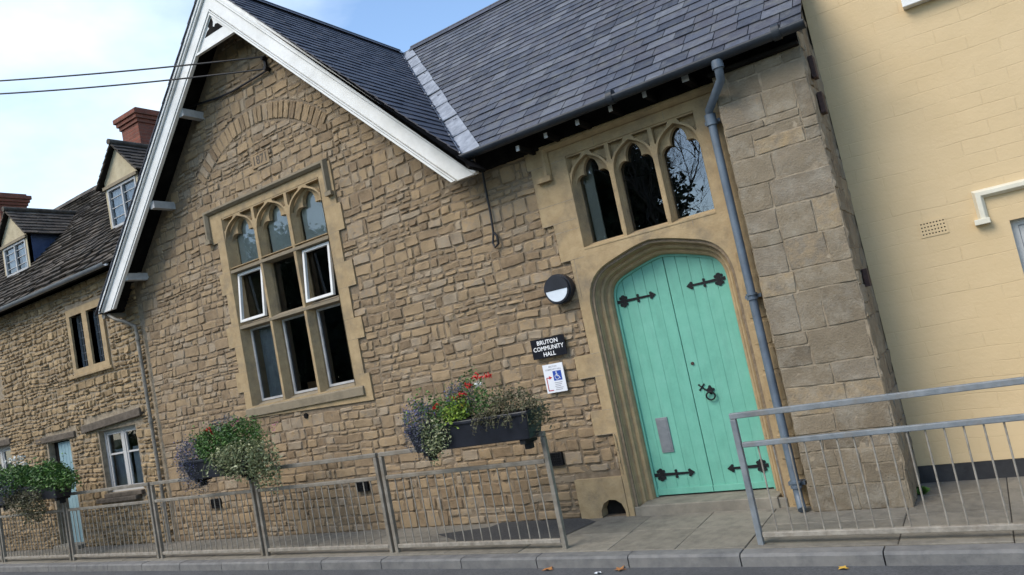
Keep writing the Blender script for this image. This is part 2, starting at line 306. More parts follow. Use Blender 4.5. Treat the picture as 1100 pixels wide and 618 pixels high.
def rubble(mb, u0, u1, v0, v1, mp, hr=(.085, .16), wr=(.15, .42), excl=(), lim=None, gap=.014, dep=(.012, .032), rgh=.007, seed=1, wav=.02, mi=0, split=.14, edge=.011, broken=False):
    rnd = random.Random(seed); v = v0; rows = [v0]; k = 2.3 if broken else 1
    while v < v1-.03:
        h = rnd.uniform(*hr)*k
        if v+h > v1-hr[0]*k*.6: h = v1-v
        v += h; rows.append(v)
    def bd(i, u):
        if i == 0 or i == len(rows)-1: return rows[i]
        return rows[i] + wav*noise.noise(Vector((u*.9, i*3.7, seed))) + wav*.45*noise.noise(Vector((u*4, i*3.7, seed)))
    def cut(a, b, lo, hi):
        segs = [(lo, hi)]
        for (ex0, ex1, ez0, ez1) in excl:
            if min(b, ez1)-max(a, ez0) < .35*(b-a): continue
            ns = []
            for s0, s1 in segs:
                if ex1 <= s0 or ex0 >= s1: ns.append((s0, s1)); continue
                if ex0 > s0: ns.append((s0, ex0))
                if ex1 < s1: ns.append((ex1, s1))
            segs = ns
        return segs
    def run(i, s0, s1, q0, q1):
        u = s0; hh = (rows[i+1]-rows[i])*(q1-q0)
        while u < s1-.02:
            wd = rnd.uniform(*wr)*(.75 if hh < hr[0] else 1) if rnd.random() < .7 else rnd.uniform(wr[0]*.7, (wr[0]+wr[1])/2)
            if u+wd > s1-wr[0]*.55: wd = s1-u
            parts = [(q0, q1)]
            if rnd.random() < split and hh > hr[0]*1.2:
                kk = q0+(q1-q0)*rnd.uniform(.35, .65); parts = [(q0, kk), (kk, q1)]
            for p0, p1 in parts: _stone(mb, rnd, u, u+wd, lambda q, s: bd(i, q)*(1-s)+bd(i+1, q)*s, p0, p1, mp, gap, dep, rgh, mi, edge)
            u += wd
    for i in range(len(rows)-1):
        a, b = rows[i], rows[i+1]
        def L_(a, b):
            lo, hi = (u0, u1) if lim is None else lim((a+b)/2)
            return max(lo, u0), min(hi, u1)
        if not broken:
            lo, hi = L_(a, b)
            if hi-lo < .03: continue
            for s0, s1 in cut(a, b, lo, hi): run(i, s0, s1, 0, 1)
            continue
        u = u0-rnd.uniform(0, .5)
        while u < u1:
            wd = rnd.uniform(.35, 1.6); n = rnd.choice((1, 2, 2, 2, 2, 2, 3, 3)) if (b-a) > hr[0]*1.9 else rnd.choice((1, 2, 2))
            if n == 1: wd = rnd.uniform(.26, .46)
            if n == 1 and (b-a) > hr[1]*1.6: n = 2
            qs = [0] + sorted(((k+1)/n + rnd.uniform(-.3, .3)/n) for k in range(n-1)) + [1]
            for q0, q1 in zip(qs[:-1], qs[1:]):
                lo, hi = L_(a+(b-a)*q0, a+(b-a)*q1); lo = max(lo, u); hi = min(hi, u+wd)
                if hi-lo < .03: continue
                for s0, s1 in cut(a+(b-a)*q0, a+(b-a)*q1, lo, hi):
                    if s1-s0 > .03: run(i, s0, s1, q0, q1)
            u += wd
def _stone(mb, rnd, ua, ub, vf, p0, p1, mp, gap, dep, rgh, mi, edge):
    g = gap*.5*rnd.uniform(.6, 1.5); ua += g; ub -= g
    W = ub-ua; H = (vf(ua, p1)-vf(ua, p0))-2*g
    if W < .012 or H < .012: return
    nu = 5 if W < .2 else (7 if W < .4 else 9); nv = 4 if H < .2 else 6
    e = min(edge, W*.22, H*.22)
    us = [0, e/W] + [e/W+(1-2*e/W)*k/(nu-1) for k in range(1, nu-1)] + [1-e/W, 1]
    vs_ = [0, e/H] + [e/H+(1-2*e/H)*k/(nv-1) for k in range(1, nv-1)] + [1-e/H, 1]
    D = rnd.uniform(*dep); tx = rnd.uniform(-.25, .25)*D; tz = rnd.uniform(-.3, .3)*D
    cr = rnd.uniform(.25, .6)*e; P = []; skew = rnd.uniform(-.012, .012)*min(1, H/.1)
    so_ = rnd.random()*50
    J = len(vs_); I = len(us)
    for i, s in enumerate(us):
        for j, t in enumerate(vs_):
            u = ua+s*W+skew*(t-.5); q = p0+(p1-p0)*t
            v = vf(u, q); v += g*(1-2*t)
            ring = i in (0, I-1) or j in (0, J-1)
            corner = (i in (0, I-1)) and (j in (0, J-1))
            near = (i in (1, I-2)) and (j in (1, J-2))
            jt = .0055 if W < .4 else .003
            if ring or near: u += rnd.uniform(-jt, jt); v += rnd.uniform(-jt, jt)
            if corner: u += (cr+.006)*(1 if i == 0 else -1); v += (cr+.005)*(1 if j == 0 else -1)
            if near: u += cr*.6*(1 if i == 1 else -1); v += cr*.6*(1 if j == 1 else -1)
            if ring: n = -.010 if dep[1] > .013 else -.0055
            else: n = D + tx*(s-.5)*2 + tz*(t-.5)*2 + rgh*noise.noise(Vector((u*9, v*9, so_))) + rgh*.9*noise.noise(Vector((u*26, v*26, so_)))
            P.append(mp(u, v, n))
    fr_, fi_ = [], []
    for i in range(I-1):
        for j in range(J-1):
            (fr_ if i in (0, I-2) or j in (0, J-2) else fi_).append((i*J+j, (i+1)*J+j, (i+1)*J+j+1, i*J+j+1))
    tv = rnd.random(); used = sorted({q for f in fi_ for q in f}); mpi = {q: k for k, q in enumerate(used)}
    mb.add(P, fr_, mi, tv, False); mb.add([P[q] for q in used], [tuple(mpi[q] for q in f) for f in fi_], mi, tv, True)

def slates(mb, u0, u1, S, mp, ex=.235, wr=(.2, .34), lo=None, hi=None, th=.007, lift=.012, seed=3, mi=0, jit=.004, wob=0.0, side=.0015):
    rnd = random.Random(seed); s = -.03; r = 0
    while s < S-.01:
        e = ex*rnd.uniform(.97, 1.03); s1 = min(s+e*1.25, S+.02); u = u0 - rnd.uniform(0, wr[0])
        while u < u1:
            wd = rnd.uniform(*wr); a0 = a1 = max(u+side, u0); b0 = b1 = min(u+wd-side, u1)
            if lo: a0 = max(a0, lo(s)); a1 = max(a1, lo(s1))
            if hi: b0 = min(b0, hi(s)); b1 = min(b1, hi(s1))
            u += wd
            if b0-a0 < .01 and b1-a1 < .01: continue
            b0 = max(b0, a0+.001); b1 = max(b1, a1+.001)
            ds = rnd.uniform(-jit, jit); l0 = lift+rnd.uniform(0, .005); l1 = lift*.1; tw = rnd.uniform(-.002, .002); ds2 = ds+rnd.uniform(-jit, jit)*.6
            wb = wob*noise.noise(Vector((u*.8, s*1.1, seed))); t0 = th*rnd.uniform(.8, 1.3)
            vs = [mp(a0, s+ds, l0+tw+wb), mp(b0, s+ds2, l0-tw+wb), mp(b1, s1, l1+wb), mp(a1, s1, l1+wb),
                  mp(a0, s+ds, l0+tw+wb-t0), mp(b0, s+ds2, l0-tw+wb-t0), mp(b1, s1, l1-t0+wb), mp(a1, s1, l1-t0+wb)]
            mb.add(vs, [(0, 1, 2, 3), (4, 7, 6, 5), (4, 5, 1, 0), (5, 6, 2, 1), (7, 4, 0, 3)], mi, rnd.random())
        s += e; r += 1

def leaves(mb, c, r, n, size, mi=0, rnd=random, droop=0, shell=.35, asp=.6):
    for _ in range(n):
        while True:
            p = Vector((rnd.uniform(-1, 1), rnd.uniform(-1, 1), rnd.uniform(-1, 1)))
            if 0.05 < p.length < 1: break
        p = p.normalized()*(p.length**(shell*1.5))*(1 if rnd.random() < .86 else rnd.uniform(1, 1.38))
        q = Vector((c[0]+p.x*r[0], c[1]+p.y*r[1], c[2]+p.z*r[2] - droop*rnd.random()**2))
        leaf(mb, q, size*rnd.uniform(.6, 1.3), mi, rnd, asp)
def shoots(r, name, mat_, x0, x1, y, z, n, ln, size, rd, up=False):
    m_ = MB()
    for _ in range(n):
        p = Vector((rd.uniform(x0, x1), y+rd.uniform(-.05, .05), z)); d = Vector((rd.gauss(0, .5), -.35+rd.gauss(0, .3), .7 if up else .35)).normalized(); pts = [p]
        L_ = ln*rd.uniform(.5, 1.1)
        for k in range(6):
            d = (d+Vector((rd.gauss(0, .15), rd.gauss(0, .1), .05 if up else -.38))).normalized(); p = p+d*L_/6; pts.append(p)
            for _q in range(2): leaf(m_, p+Vector((rd.gauss(0, .006), rd.gauss(0, .006), 0)), size*rd.uniform(.6, 1.4), 0, rd, .55)
        tube(m_, pts, .0018, 4, cap=False)
    m_.build(name, mat_, r, props=dict(kind='stuff'))
def leaf(mb, q, s, mi, rnd, asp=.6):
    a = Vector((rnd.gauss(0, 1), rnd.gauss(0, 1), rnd.gauss(0, .6))).normalized(); b = a.cross(Vector((rnd.gauss(0, 1), rnd.gauss(0, 1), rnd.gauss(0, 1)))).normalized()
    c_ = a.cross(b)*s*.15
    mb.add([q, q+a*s*.5+b*s*asp*.5+c_, q+a*s, q+a*s*.5-b*s*asp*.5+c_], [(0, 1, 2, 3)], mi, rnd.random())

def text_mesh(mb, txt, x, y, z, size, mi, weight=0.0, thick=.0015, sx=1.0, align='CENTER'):
    cu = bpy.data.curves.new('lettering', 'FONT'); cu.body = txt; cu.size = size; cu.align_x = align; cu.offset = weight; cu.resolution_u = 3
    o = bpy.data.objects.new('lettering', cu); COL.objects.link(o)
    dg = bpy.context.evaluated_depsgraph_get(); me = bpy.data.meshes.new_from_object(o.evaluated_get(dg))
    mb.add([(x+v.co.x*sx, y, z+v.co.y) for v in me.vertices], [tuple(p.vertices) for p in me.polygons], mi)
    bpy.data.objects.remove(o); bpy.data.curves.remove(cu); bpy.data.meshes.remove(me)

# ================================================================== the setting
def kerby(x): return -1.2 + .026*(-x-.5)
g = MB(); box(g, -400, 400, -400, 400, -.5, -.185)
g.build('ground', 'grass', props=dict(kind='structure'))
g = MB()
g.add([(-70, -8.6, -.092), (60, -8.6, -.092), (60, kerby(60)-.05, -.092), (-70, kerby(-70)-.05, -.092)], [(0, 1, 2, 3)])
g.build('road', 'asphalt', props=dict(kind='structure'))
# pavement: bedding sheet and single slabs
rnd = random.Random(5)
g = MB()
g.add([(-40, kerby(-40)+.02, -.012), (12, kerby(12)+.02, -.012), (12, 1.0, -.012), (-40, 1.0, -.012)], [(0, 1, 2, 3)], 1)
def slabbox(x0, x1, y0, y1, zt, sk=0):
    t = rnd.random(); dz = rnd.uniform(-.003, .003); dz2 = rnd.uniform(-.002, .002)
    e = .004
    lo = [(x0, y0), (x1, y0), (x1+sk, y1), (x0+sk, y1)]; hi = [(x0+e, y0+e), (x1-e, y0+e), (x1-e+sk, y1-e), (x0+e+sk, y1-e)]
    vs = [(a, b, zt-.03) for a, b in lo] + [(a, b, zt-.004+dz) for a, b in lo] + [(a, b, zt+dz+(dz2 if k > 1 else -dz2)) for k, (a, b) in enumerate(hi)]
    fs = [(8, 9, 10, 11)] + [(k, (k+1) % 4, 4+(k+1) % 4, 4+k) for k in range(4)] + [(4+k, 4+(k+1) % 4, 8+(k+1) % 4, 8+k) for k in range(4)]
    g.add(vs, fs, 0, t)
x = -30.0
xs = []
cuts = [-3.12, -2.5, -1.93, -.87, -.2, .55, 1.2]
while x < -3.2: xs.append(x); x += rnd.choice((.6, .75, .9))
xs = [q for q in xs if q < -3.5] + cuts + [1.8+.6*k for k in range(14)]
for i in range(len(xs)-1):
    x0, x1 = xs[i]+.003, xs[i+1]-.003; yk = kerby(x0)+.052
    rows_ = [yk, yk+.42+.1*rnd.random(), .02 if x1 < -.9 else .5]
    if -3.3 < x0 < -1.9: rows_ = [yk, -.53, .3]
    if x0 > -.9: rows_ = [yk, -.42, .08, .52]
    for a, b in zip(rows_[:-1], rows_[1:]): slabbox(x0, x1, a+.003, b-.003, 0)
g.build('pavement', ['slab', 'joint'], props=dict(kind='structure'))
g = MB()
pp = [atz(*p, .006) for p in ((470, 574), (527, 566), (560, 553), (597, 549), (640, 560), (598, 579), (560, 585), (500, 584))]
g.add([(p.x, p.y, .005) for p in pp], [tuple(range(len(pp)))])
g.build('tarmac_patch', 'tarmac', props=dict(kind='structure'))
# kerb stones
g = MB(); x = -34.2; rnd = random.Random(8)
kx = [-4.62, -3.76, -2.86, -1.93, -.95, .0]
ks = []
while x < -5.0: ks.append(x); x += .92
ks = [q for q in ks if q < -5.1] + kx + [.92*k for k in range(1, 12)]
for a, b in zip(ks[:-1], ks[1:]):
    y0a, y0b = kerby(a), kerby(b); t = rnd.random(); h = rnd.uniform(-.003, .003); a += .005; b -= .005; c = .018
    sec = [(-.085, -.2), (-.085, -c+h), (-.085+c, h), (.045, h), (.045, -.2)]
    va = [(a, y0a+o, z) for o, z in sec]; vb = [(b, y0b+o, z) for o, z in sec]
    # the first offset is the road side
    g.add(va+vb, [(i, i+5, i+6, i+1) for i in range(4)] + [(0, 1, 2, 3, 4), (9, 8, 7, 6, 5)], 0, t)
g.build('kerb', 'kerb', props=dict(kind='structure'))

# ================================================================== community hall
HX = -7.8                                   # gable centre line
hall = root('community_hall', (-5.5, 0, 0), 'old rubble stone hall with a white edged gable and a green arched double door', 'hall')
def front(u, v, n): return (u, -n, v)
APX = 7.42
def lim_gable(v):
    if v < 3.9: return (-11.02, -1.7)
    return (HX-(APX-.28-v), HX+(APX-.28-v))
# --- openings
WX0, WX1, WZ0, WZ1 = -8.73, -6.72, 1.80, 4.495       # gable window
DX, DW = -2.57, .60                                 # door centre and half width
def offs(path, d):
    o = []; n = len(path)
    for i in range(n):
        a = Vector(path[max(i-1, 0)]); b = Vector(path[min(i+1, n-1)]); p = Vector(path[i])
        if 0 < i < n-1:
            d1 = (p-a).normalized(); d2 = (b-p).normalized(); dd = (d1+d2).normalized(); k = 1/max(.4, dd.dot(d1))
        else: dd = (b-a).normalized(); k = 1
        o.append((p.x-dd.y*d*k, p.y+dd.x*d*k))
    return o
DX, DW = -2.563, .606
def darch(n=8):
    "broad low four-centred head: tight haunches, nearly straight upper arcs"
    w_, zs, za = DW, 2.06, 2.462; cx, cz = -w_+.17, za-.112
    l = bez((-w_, zs), (-w_, zs+.17), (-w_+.05, cz-.045), (cx, cz), n)[:-1] + bez((cx, cz), (cx+.14, cz+.045), (-.14, za-.012), (0, za), 6)
    return [(DX+x, z) for x, z in l] + [(DX-x, z) for x, z in reversed(l[:-1])]
DPATH = [(DX-DW, 0.0)] + darch() + [(DX+DW, 0.0)]
door_in = [(DX-DW, 0.02), *arch(DX, DW, 2.0, 2.46, 12, .42), (DX+DW, 0.02)]
door_out = [(DX-.77+.03, 0.0), *arch(DX+.03, .77, 2.02, 2.62, 12, .42), (DX+.77+.03, 0.0)]
UX0, UX1, UZ0, UZ1 = -3.24, -1.87, 2.69, 3.645        # window above the door

wall = MB()
bodyo = [(-11.02, -.15), (-.83, -.15), (-.83, 3.98), (HX+(APX-.1-3.98), 3.98), (HX, APX-.1), (HX-(APX-.1-3.75), 3.75), (-11.02, 3.75)]
doorhole = offs(DPATH, .10); doorhole[0] = (doorhole[0][0], -.02); doorhole[-1] = (doorhole[-1][0], -.02)
plate(wall, bodyo, [rect(WX0-.05, WX1+.05, WZ0-.05, WZ1+.05), doorhole, rect(-3.665, -3.39, 0.001, .178), rect(UX0-.05, UX1+.05, UZ0-.04, UZ1+.04)], .005, .5, 1)
# side, back and end walls (plain, behind)
box(wall, -11.02, -10.6, .5, 6.8, -.15, 3.7, 1); box(wall, -10.6, -1.2, 6.4, 6.8, -.15, 3.7, 1)
box(wall, -1.2, -.832, .5, 6.8, -.15, 3.9, 1)
plate(wall, [(.2, 3.9), (7.0, 3.9), (7.0, 4.3), (3.7, 7.3), (.2, 4.3)], [], -.84, -1.2, 1, mp=lambda a, b, c: (c, a, b))
plate(wall, [(-11.0, 3.75), (-4.6, 3.75), (HX, 7.2)], [], 6.4, 6.8, 1)
# exclusion boxes for the rubble
SUR_L = [(3.62, 3.80, -3.70), (3.0, 3.62, -3.66), (2.6, 3.0, -3.53), (1.63, 2.6, -3.42), (1.40, 1.63, -3.61), (1.06, 1.40, -3.42), (.82, 1.06, -3.56), (.40, .82, -3.36)]
ex = [(x0, -1.6, z0, z1) for z0, z1, x0 in SUR_L] + [(-3.89, -1.6, .115, .40), (-3.3, -1.6, 0, .2), (-3.68, -3.3, 0, .13)]
WQL = [(1.64, 2.02, -8.88), (2.02, 2.30, -9.00), (2.30, 2.66, -8.91), (2.66, 2.95, -9.03), (2.95, 3.42, -8.90), (3.42, 3.72, -8.99), (3.72, 4.18, -8.90), (4.18, 4.64, -9.02)]
WQR = [(1.58, 1.92, -6.46), (1.92, 2.36, -6.54), (2.36, 2.62, -6.42), (2.62, 3.02, -6.54), (3.02, 3.34, -6.40), (3.34, 3.74, -6.53), (3.74, 4.08, -6.42), (4.08, 4.64, -6.48)]
ex += [(x0, -7.6, z0, z1) for z0, z1, x0 in WQL] + [(-7.8, x1, z0, z1) for z0, z1, x1 in WQR]
VENTS = [(-4.155, -3.99, .56, .695), (-7.01, -6.82, .49, .61), (-10.015, -9.81, .455, .59)]
ex += [(a-.01, b+.01, c-.01, d+.01) for a, b, c, d in VENTS]
# relieving arch band: from the springings at both sides of the window up to its crown
AC = (-7.77, 3.80); AR = 1.745
def arch_ang(k): return math.radians(k)
def in_arch(u, v):
    d = math.hypot(u-AC[0], v-AC[1]); an = math.degrees(math.atan2(v-AC[1], u-AC[0]))
    return AR-.02 < d < AR+.27 and 46 < an < 134
stones = MB()
rubble(stones, -11.02, -3.2, 0, 6.96, front, excl=ex, lim=lim_gable, seed=21, hr=(.075, .125), wr=(.11, .33), broken=True, wav=.035, dep=(.0, .0128), split=.05, gap=.016, edge=.009, rgh=.012)
# drop the stones the arch replaces
def drop(mb, test):
    keep = [k for k in range(len(mb.f)) if not test(mb, mb.f[k])]
    mb.f = [mb.f[k] for k in keep]; mb.m = [mb.m[k] for k in keep]; mb.t = [mb.t[k] for k in keep]; mb.s = [mb.s[k] for k in keep]
drop(stones, lambda mb, f: in_arch(sum(mb.v[i][0] for i in f)/len(f), sum(mb.v[i][2] for i in f)/len(f)))
rnd = random.Random(4)
def polar(u, v, n):   # u: angle (deg), v: radius
    a = math.radians(90-u); return (AC[0]+math.cos(a)*v, -n-.001, AC[1]+math.sin(a)*v)
ang = -43.8
while ang < 43.5:
    da = rnd.uniform(2.5, 4.2)
    _stone(stones, rnd, 0, 1, lambda q, s: s, 0, 1, lambda u, v, n: polar(ang+.22+u*(da-.44), AR+.01*rnd.random()+v*.235, n), 0, (.004, .0125), .008, 0, .06)
    ang += da
wall.v += []
o_ = len(wall.v); wall.v += stones.v; wall.f += [tuple(i+o_ for i in f) for f in stones.f]; wall.m += [0]*len(stones.f); wall.t += stones.t; wall.s += stones.s
# date stone
p = at(281, 171, 0)
box(wall, p.x-.19, p.x+.17, -.020, .01, p.z-.09, p.z+.085, 0, .55)
text_mesh(wall, '1871', p.x-.01, -.0208, p.z-.055, .17, 4, .004, sx=.95)
wall.build('wall', ['rubble', 'mortar', 'ashlar_old', 'mortar', 'lintel'], hall)

def pockets(lx, zt, za, zs):
    hs = []
    for a, b in lx:
        ar = arch((a+b)/2, (b-a)/2-.006, zs, za, 10, .42); off_ = offs(ar, .022)
        l_ = [p for p in off_ if p[0] < (a+b)/2-.05 and p[1] > zs+(za-zs)*.42 and p[0] > a+.004]
        if len(l_) > 1:
            hs.append([(a+.004, l_[0][1]+.01)] + [p for p in l_ if p[1] < zt-.004] + [([p for p in l_ if p[1] < zt-.004][-1][0]+.02, zt), (a+.004, zt)])
            hs.append([(a+b-x, z) for x, z in hs[-1]])
    return hs
# --- gable window
gw = MB()
def stair(zlist, inner, sign):
    pts = []
    for z0, z1, xo in zlist: pts += [(xo, z0), (xo, z1)]
    return pts
lft = stair(WQL, WX0, -1); rgt = stair(WQR, WX1, 1)
outer = rgt + list(reversed(lft))
plate(gw, outer, [rect(WX0, WX1, WZ0, WZ1)], -.021, .02, 0, .6)
for zl, inn in ((WQL, WX0), (WQR, WX1)):      # block joints
    for z0, z1, xo in zl[1:]:
        a, b = sorted((xo, inn)); box(gw, a+.002, b-.002, -.0222, -.015, z0-.003, z0+.003, 1)
# jambs reveal splayed
for s, xx in ((1, WX0), (-1, WX1)):
    gw.add([(xx, -.03, WZ0), (xx, -.03, WZ1), (xx+s*.06, .13, WZ1), (xx+s*.06, .13, WZ0)], [(0, 1, 2, 3) if s < 0 else (3, 2, 1, 0)], 0, .4)
    box(gw, xx, xx+s*.062, .13, .45, WZ0, WZ1, 0, .4)
gwo = gw.build('gable_window', ['ashlar', 'mortar_light'], hall, bevel=.004)
LX = [(WX0, -8.09), (-8.045, -7.405), (-7.36, WX1)]
UT, LT = 3.72, 2.92                    # transom centres
tr = MB()
holes = []
for a, b in LX: holes.append([(a+.0, 3.76), *[(x, z) for x, z in arch((a+b)/2, (b-a)/2-.006, 4.12, 4.455, 10, .42)], (b-.0, 3.76)])
plate(tr, rect(WX0+.001, WX1-.001, 3.755, WZ1+.0), [[(x, max(z, 3.765)) if z < 3.8 else (x, z) for x, z in [(h[0][0]+.01, 3.766)]+h[1:-1]+[(h[-1][0]-.01, 3.766)]] for h in holes] + pockets(LX, 4.475, 4.455, 4.12), -.016, .045, 0, .5)
holes2 = []
for a, b in LX: holes2.append([(a+.03, 3.768), *cusped((a+b)/2, (b-a)/2-.03, 4.06, 4.42, 14, .40), (b-.03, 3.768)])
plate(tr, rect(WX0+.002, WX1-.002, 3.757, WZ1-.002), holes2, .062, .125, 0, .35)
# spandrel pockets: dark little triangles cut above the arches
tr.build('tracery', ['ashlar', 'dark'], gwo, bevel=.003)
for xm in (-8.0675, -7.3825):
    mbm = MB(); z0, z1 = WZ0, 4.2
    sec = [(-.022, -.018), (.022, -.018), (.062, .085), (.062, .15), (-.062, .15), (-.062, .085)]
    va = [(xm+a, b, z0) for a, b in sec]; vb = [(xm+a, b, z1) for a, b in sec]
    mbm.add(va+vb, [(i, (i+1) % 6, (i+1) % 6+6, i+6) for i in range(6)] + [(5, 4, 3, 2, 1, 0), (6, 7, 8, 9, 10, 11)], 0, .45)
    mbm.build('mullion', 'ashlar', gwo, bevel=.003)
for zt in (UT, LT):
    mbm = MB(); sec = [(-.024, zt-.035), (-.024, zt+.005), (.10, zt+.05), (.15, zt+.05), (.15, zt-.05), (.10, zt-.05)]
    va = [(WX0+.004, a, b) for a, b in sec]; vb = [(WX1-.004, a, b) for a, b in sec]
    mbm.add(va+vb, [(i, i+6, (i+1) % 6+6, (i+1) % 6) for i in range(6)] + [(0, 1, 2, 3, 4, 5), (11, 10, 9, 8, 7, 6)], 0, .1)
    mbm.build('transom', 'ashlar_old', gwo, bevel=.003)
mbm = MB(); sec = [(-.05, 1.66), (-.05, 1.765), (.14, 1.85), (.2, 1.85), (.2, 1.66)]
va = [(-8.87, a, b) for a, b in sec]; vb = [(-6.58, a, b) for a, b in sec]
mbm.add(va+vb, [(i, i+5, (i+1) % 5+5, (i+1) % 5) for i in range(5)] + [(0, 1, 2, 3, 4), (9, 8, 7, 6, 5)], 0, .2)
mbm.build('sill', 'ashlar_old', gwo, bevel=.006)
def hood(mb, x0, x1, zt, zd, wd=.085, lab=.11, right=True, dy=0):
    prof = [(0, -.02-dy), (.0, -.045-dy), (.03, -.082-dy), (.06, -.082-dy), (wd, -.02-dy)]
    path = [(x0, zd), (x0, zt), (x1, zt)] + ([(x1, zd)] if right else [])
    # travel up the left side: outward is to the left
    sweep(mb, path, prof, 0, .25)
    for xe in ([x0, x1] if right else [x0]):
        s = -1 if xe == x0 else 1
        box(mb, xe, xe+s*lab, -.08-dy, -.02-dy, zd-.055, zd+.002, 0, .2)
mbm = MB(); hood(mbm, -9.0, -6.60, 4.60, 4.25)
mbm.build('hood_mould', 'ashlar_old', gwo, bevel=.003)
# panes
for k, (a, b) in enumerate(LX):
    for z0, z1 in ((3.74, 4.46), (2.95, 3.70), (1.83, 2.90)):
        m_ = MB(); m_.add([(a+.02, .13, z0), (b-.02, .13, z0), (b-.02, .13, z1), (a+.02, .13, z1)], [(0, 1, 2, 3)]); m_.build('pane', 'glass', gwo)
def casement(x0, x1, z0, z1, tilt, y):
    m_ = MB(); wd = .035
    R_ = Matrix.Rotation(tilt, 4, 'X'); T = Matrix.Translation(((x0+x1)/2, y, z1)) @ R_
    h = z1-z0; w2 = (x1-x0)/2
    plate(m_, rect(-w2, w2, -h, 0), [rect(-w2+wd, w2-wd, -h+wd, -wd)], -.02, .02, 0, mp=lambda a, b, c: T @ Vector((a, c, b)))
    return m_
casement(-8.665, -8.135, 2.965, 3.665, -math.radians(7), .06).build('casement_frame', 'white', gwo, bevel=.004)
casement(-7.295, -6.785, 2.965, 3.665, -math.radians(7), .05).build('casement_frame', 'white', gwo, bevel=.004)
for a, b in LX:      # inner timber frames of the bottom lights
    m_ = MB(); frame(m_, a+.05, b-.05, 1.845, 2.875, .03, .105, .127); m_.build('window_frame', 'greywhite', gwo)
m_ = MB()
for a, b in LX: box(m_, a+.06, b-.06, .15, .155, 3.72, 4.44)
m_.build('blind_and_reflection', 'blind_and_reflection', gwo)
m_ = MB()
for i in range(20):
    xa = -8.66+i*.021; xb = xa+.021; ya = .24+.012*math.sin(i*1.3); yb = .24+.012*math.sin((i+1)*1.3)
    m_.add([(xa, ya, 1.84), (xb, yb, 1.84), (xb, yb, 2.9), (xa, ya, 2.9)], [(0, 1, 2, 3)], 0, .5, True)
m_.build('curtain', 'greywhite', gwo)
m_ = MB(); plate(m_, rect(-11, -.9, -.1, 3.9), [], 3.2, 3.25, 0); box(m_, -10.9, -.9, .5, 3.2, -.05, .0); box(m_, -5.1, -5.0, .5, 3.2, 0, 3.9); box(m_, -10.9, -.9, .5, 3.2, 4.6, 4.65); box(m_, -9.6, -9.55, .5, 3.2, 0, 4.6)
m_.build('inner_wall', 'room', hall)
for nm, xa, xb, z1, lab in (('storage_box', -7.88, -7.50, 1.97, 'brown wooden box standing inside the sill of the gable window, middle light'),):
    m_ = MB(); box(m_, xa, xb, .25, .42, 1.70, z1); t = m_.build(nm, 'wood', None, bevel=.006); t['label'] = lab; t['category'] = 'box'

m_ = MB(); q = at(328, 447, -.02); tube(m_, [(q.x, -.017, q.z), (q.x, .0, q.z)], .038, 9); m_.build('weep_hole_shade', 'dark', hall)  # dark disc on the wall face, painted shade of a small hole
# --- entrance: ashlar surround with the upper window and arched doorway
es = MB()
lp = []
for z0, z1, xo in reversed(SUR_L): lp += [(xo, z0), (xo, z1)]
outer = [(-3.30, 0), (-3.30, .40)] + lp + [(-1.62, 3.80), (-1.62, 0), (-1.83, 0)]
dh = [(-1.83, 0.0)] + list(reversed(arch(DX+.0, .74, 2.02, 2.60, 12, .42))) + [(DX-.70, 0)]
dh = [(DX+.74, .004)] + list(reversed(arch(DX, .74, 2.02, 2.60, 12, .42))) + [(DX-.74, .004)]
outer = [(DX-.745, 0), (-3.36, 0)] + [(-3.36, .40)] + lp + [(-1.62, 3.80), (-1.62, 0), (DX+.745, 0)] + [(DX+.745, .0)]
# notch: the doorway is cut through the base line
poly = [(-3.36, 0.0), (-3.36, .40)] + lp + [(-1.62, 3.80), (-1.62, 0.0)] + list(reversed(offs(DPATH, .135)))
plate(es, poly, [rect(UX0, UX1, UZ0, UZ1)], -.030, .02, 0, .6)
for z0, z1, xo in SUR_L[:-1]: box(es, xo+.002 if z0 < 2.6 else xo+.002, DX-.76 if z0 < 2.2 else (-3.26 if z0 < 3.65 else -1.63), -.0312, -.02, z0-.003, z0+.003, 1)
for za, xo in ((2.9, -3.53), (3.2, -3.66)): box(es, xo+.002, UX0-.01, -.0312, -.02, za-.003, za+.003, 1)
for xx, za, zb in ((-2.9, 3.66, 3.8), (-2.15, 3.66, 3.8), (-3.38, 2.2, 2.6), (-2.1, 2.61, 2.66)): box(es, xx-.003, xx+.003, -.0312, -.02, za, zb, 1)
# moulding around the doorway
path = DPATH
prof = [(-.012, .30), (-.012, .20), (.0, .165), (.018, .15), (.03, .155), (.045, .12), (.045, .10), (.062, .085), (.08, .095), (.095, .06), (.095, .035), (.105, .02), (.125, .012), (.128, -.01), (.137, -.029), (.15, -.0295)]
sweep(es, path, [(o, y) for o, y in prof], 0, .55)
eso = es.build('entrance_surround', ['ashlar', 'mortar_light'], hall, bevel=.004)
m_ = MB()   # drain lintel stone with its arched hole
hole = [(-3.66, .0), (-3.66, .07), (-3.62, .14), (-3.55, .175), (-3.48, .17), (-3.42, .13), (-3.395, .06), (-3.395, .0)]
plate(m_, [(-3.90, .0), (-3.66, 0)] + hole[1:-1] + [(-3.395, 0), (-3.365, 0), (-3.365, .395), (-3.90, .395)], [], -.034, .25, 0, .7)
box(m_, -3.75, -3.3, .10, .26, -.1, .3, 1)  # dark block behind the arch, shade of the drain put into colour
m_.build('drain_arch', ['ashlar', 'dark'], hall, bevel=.012)
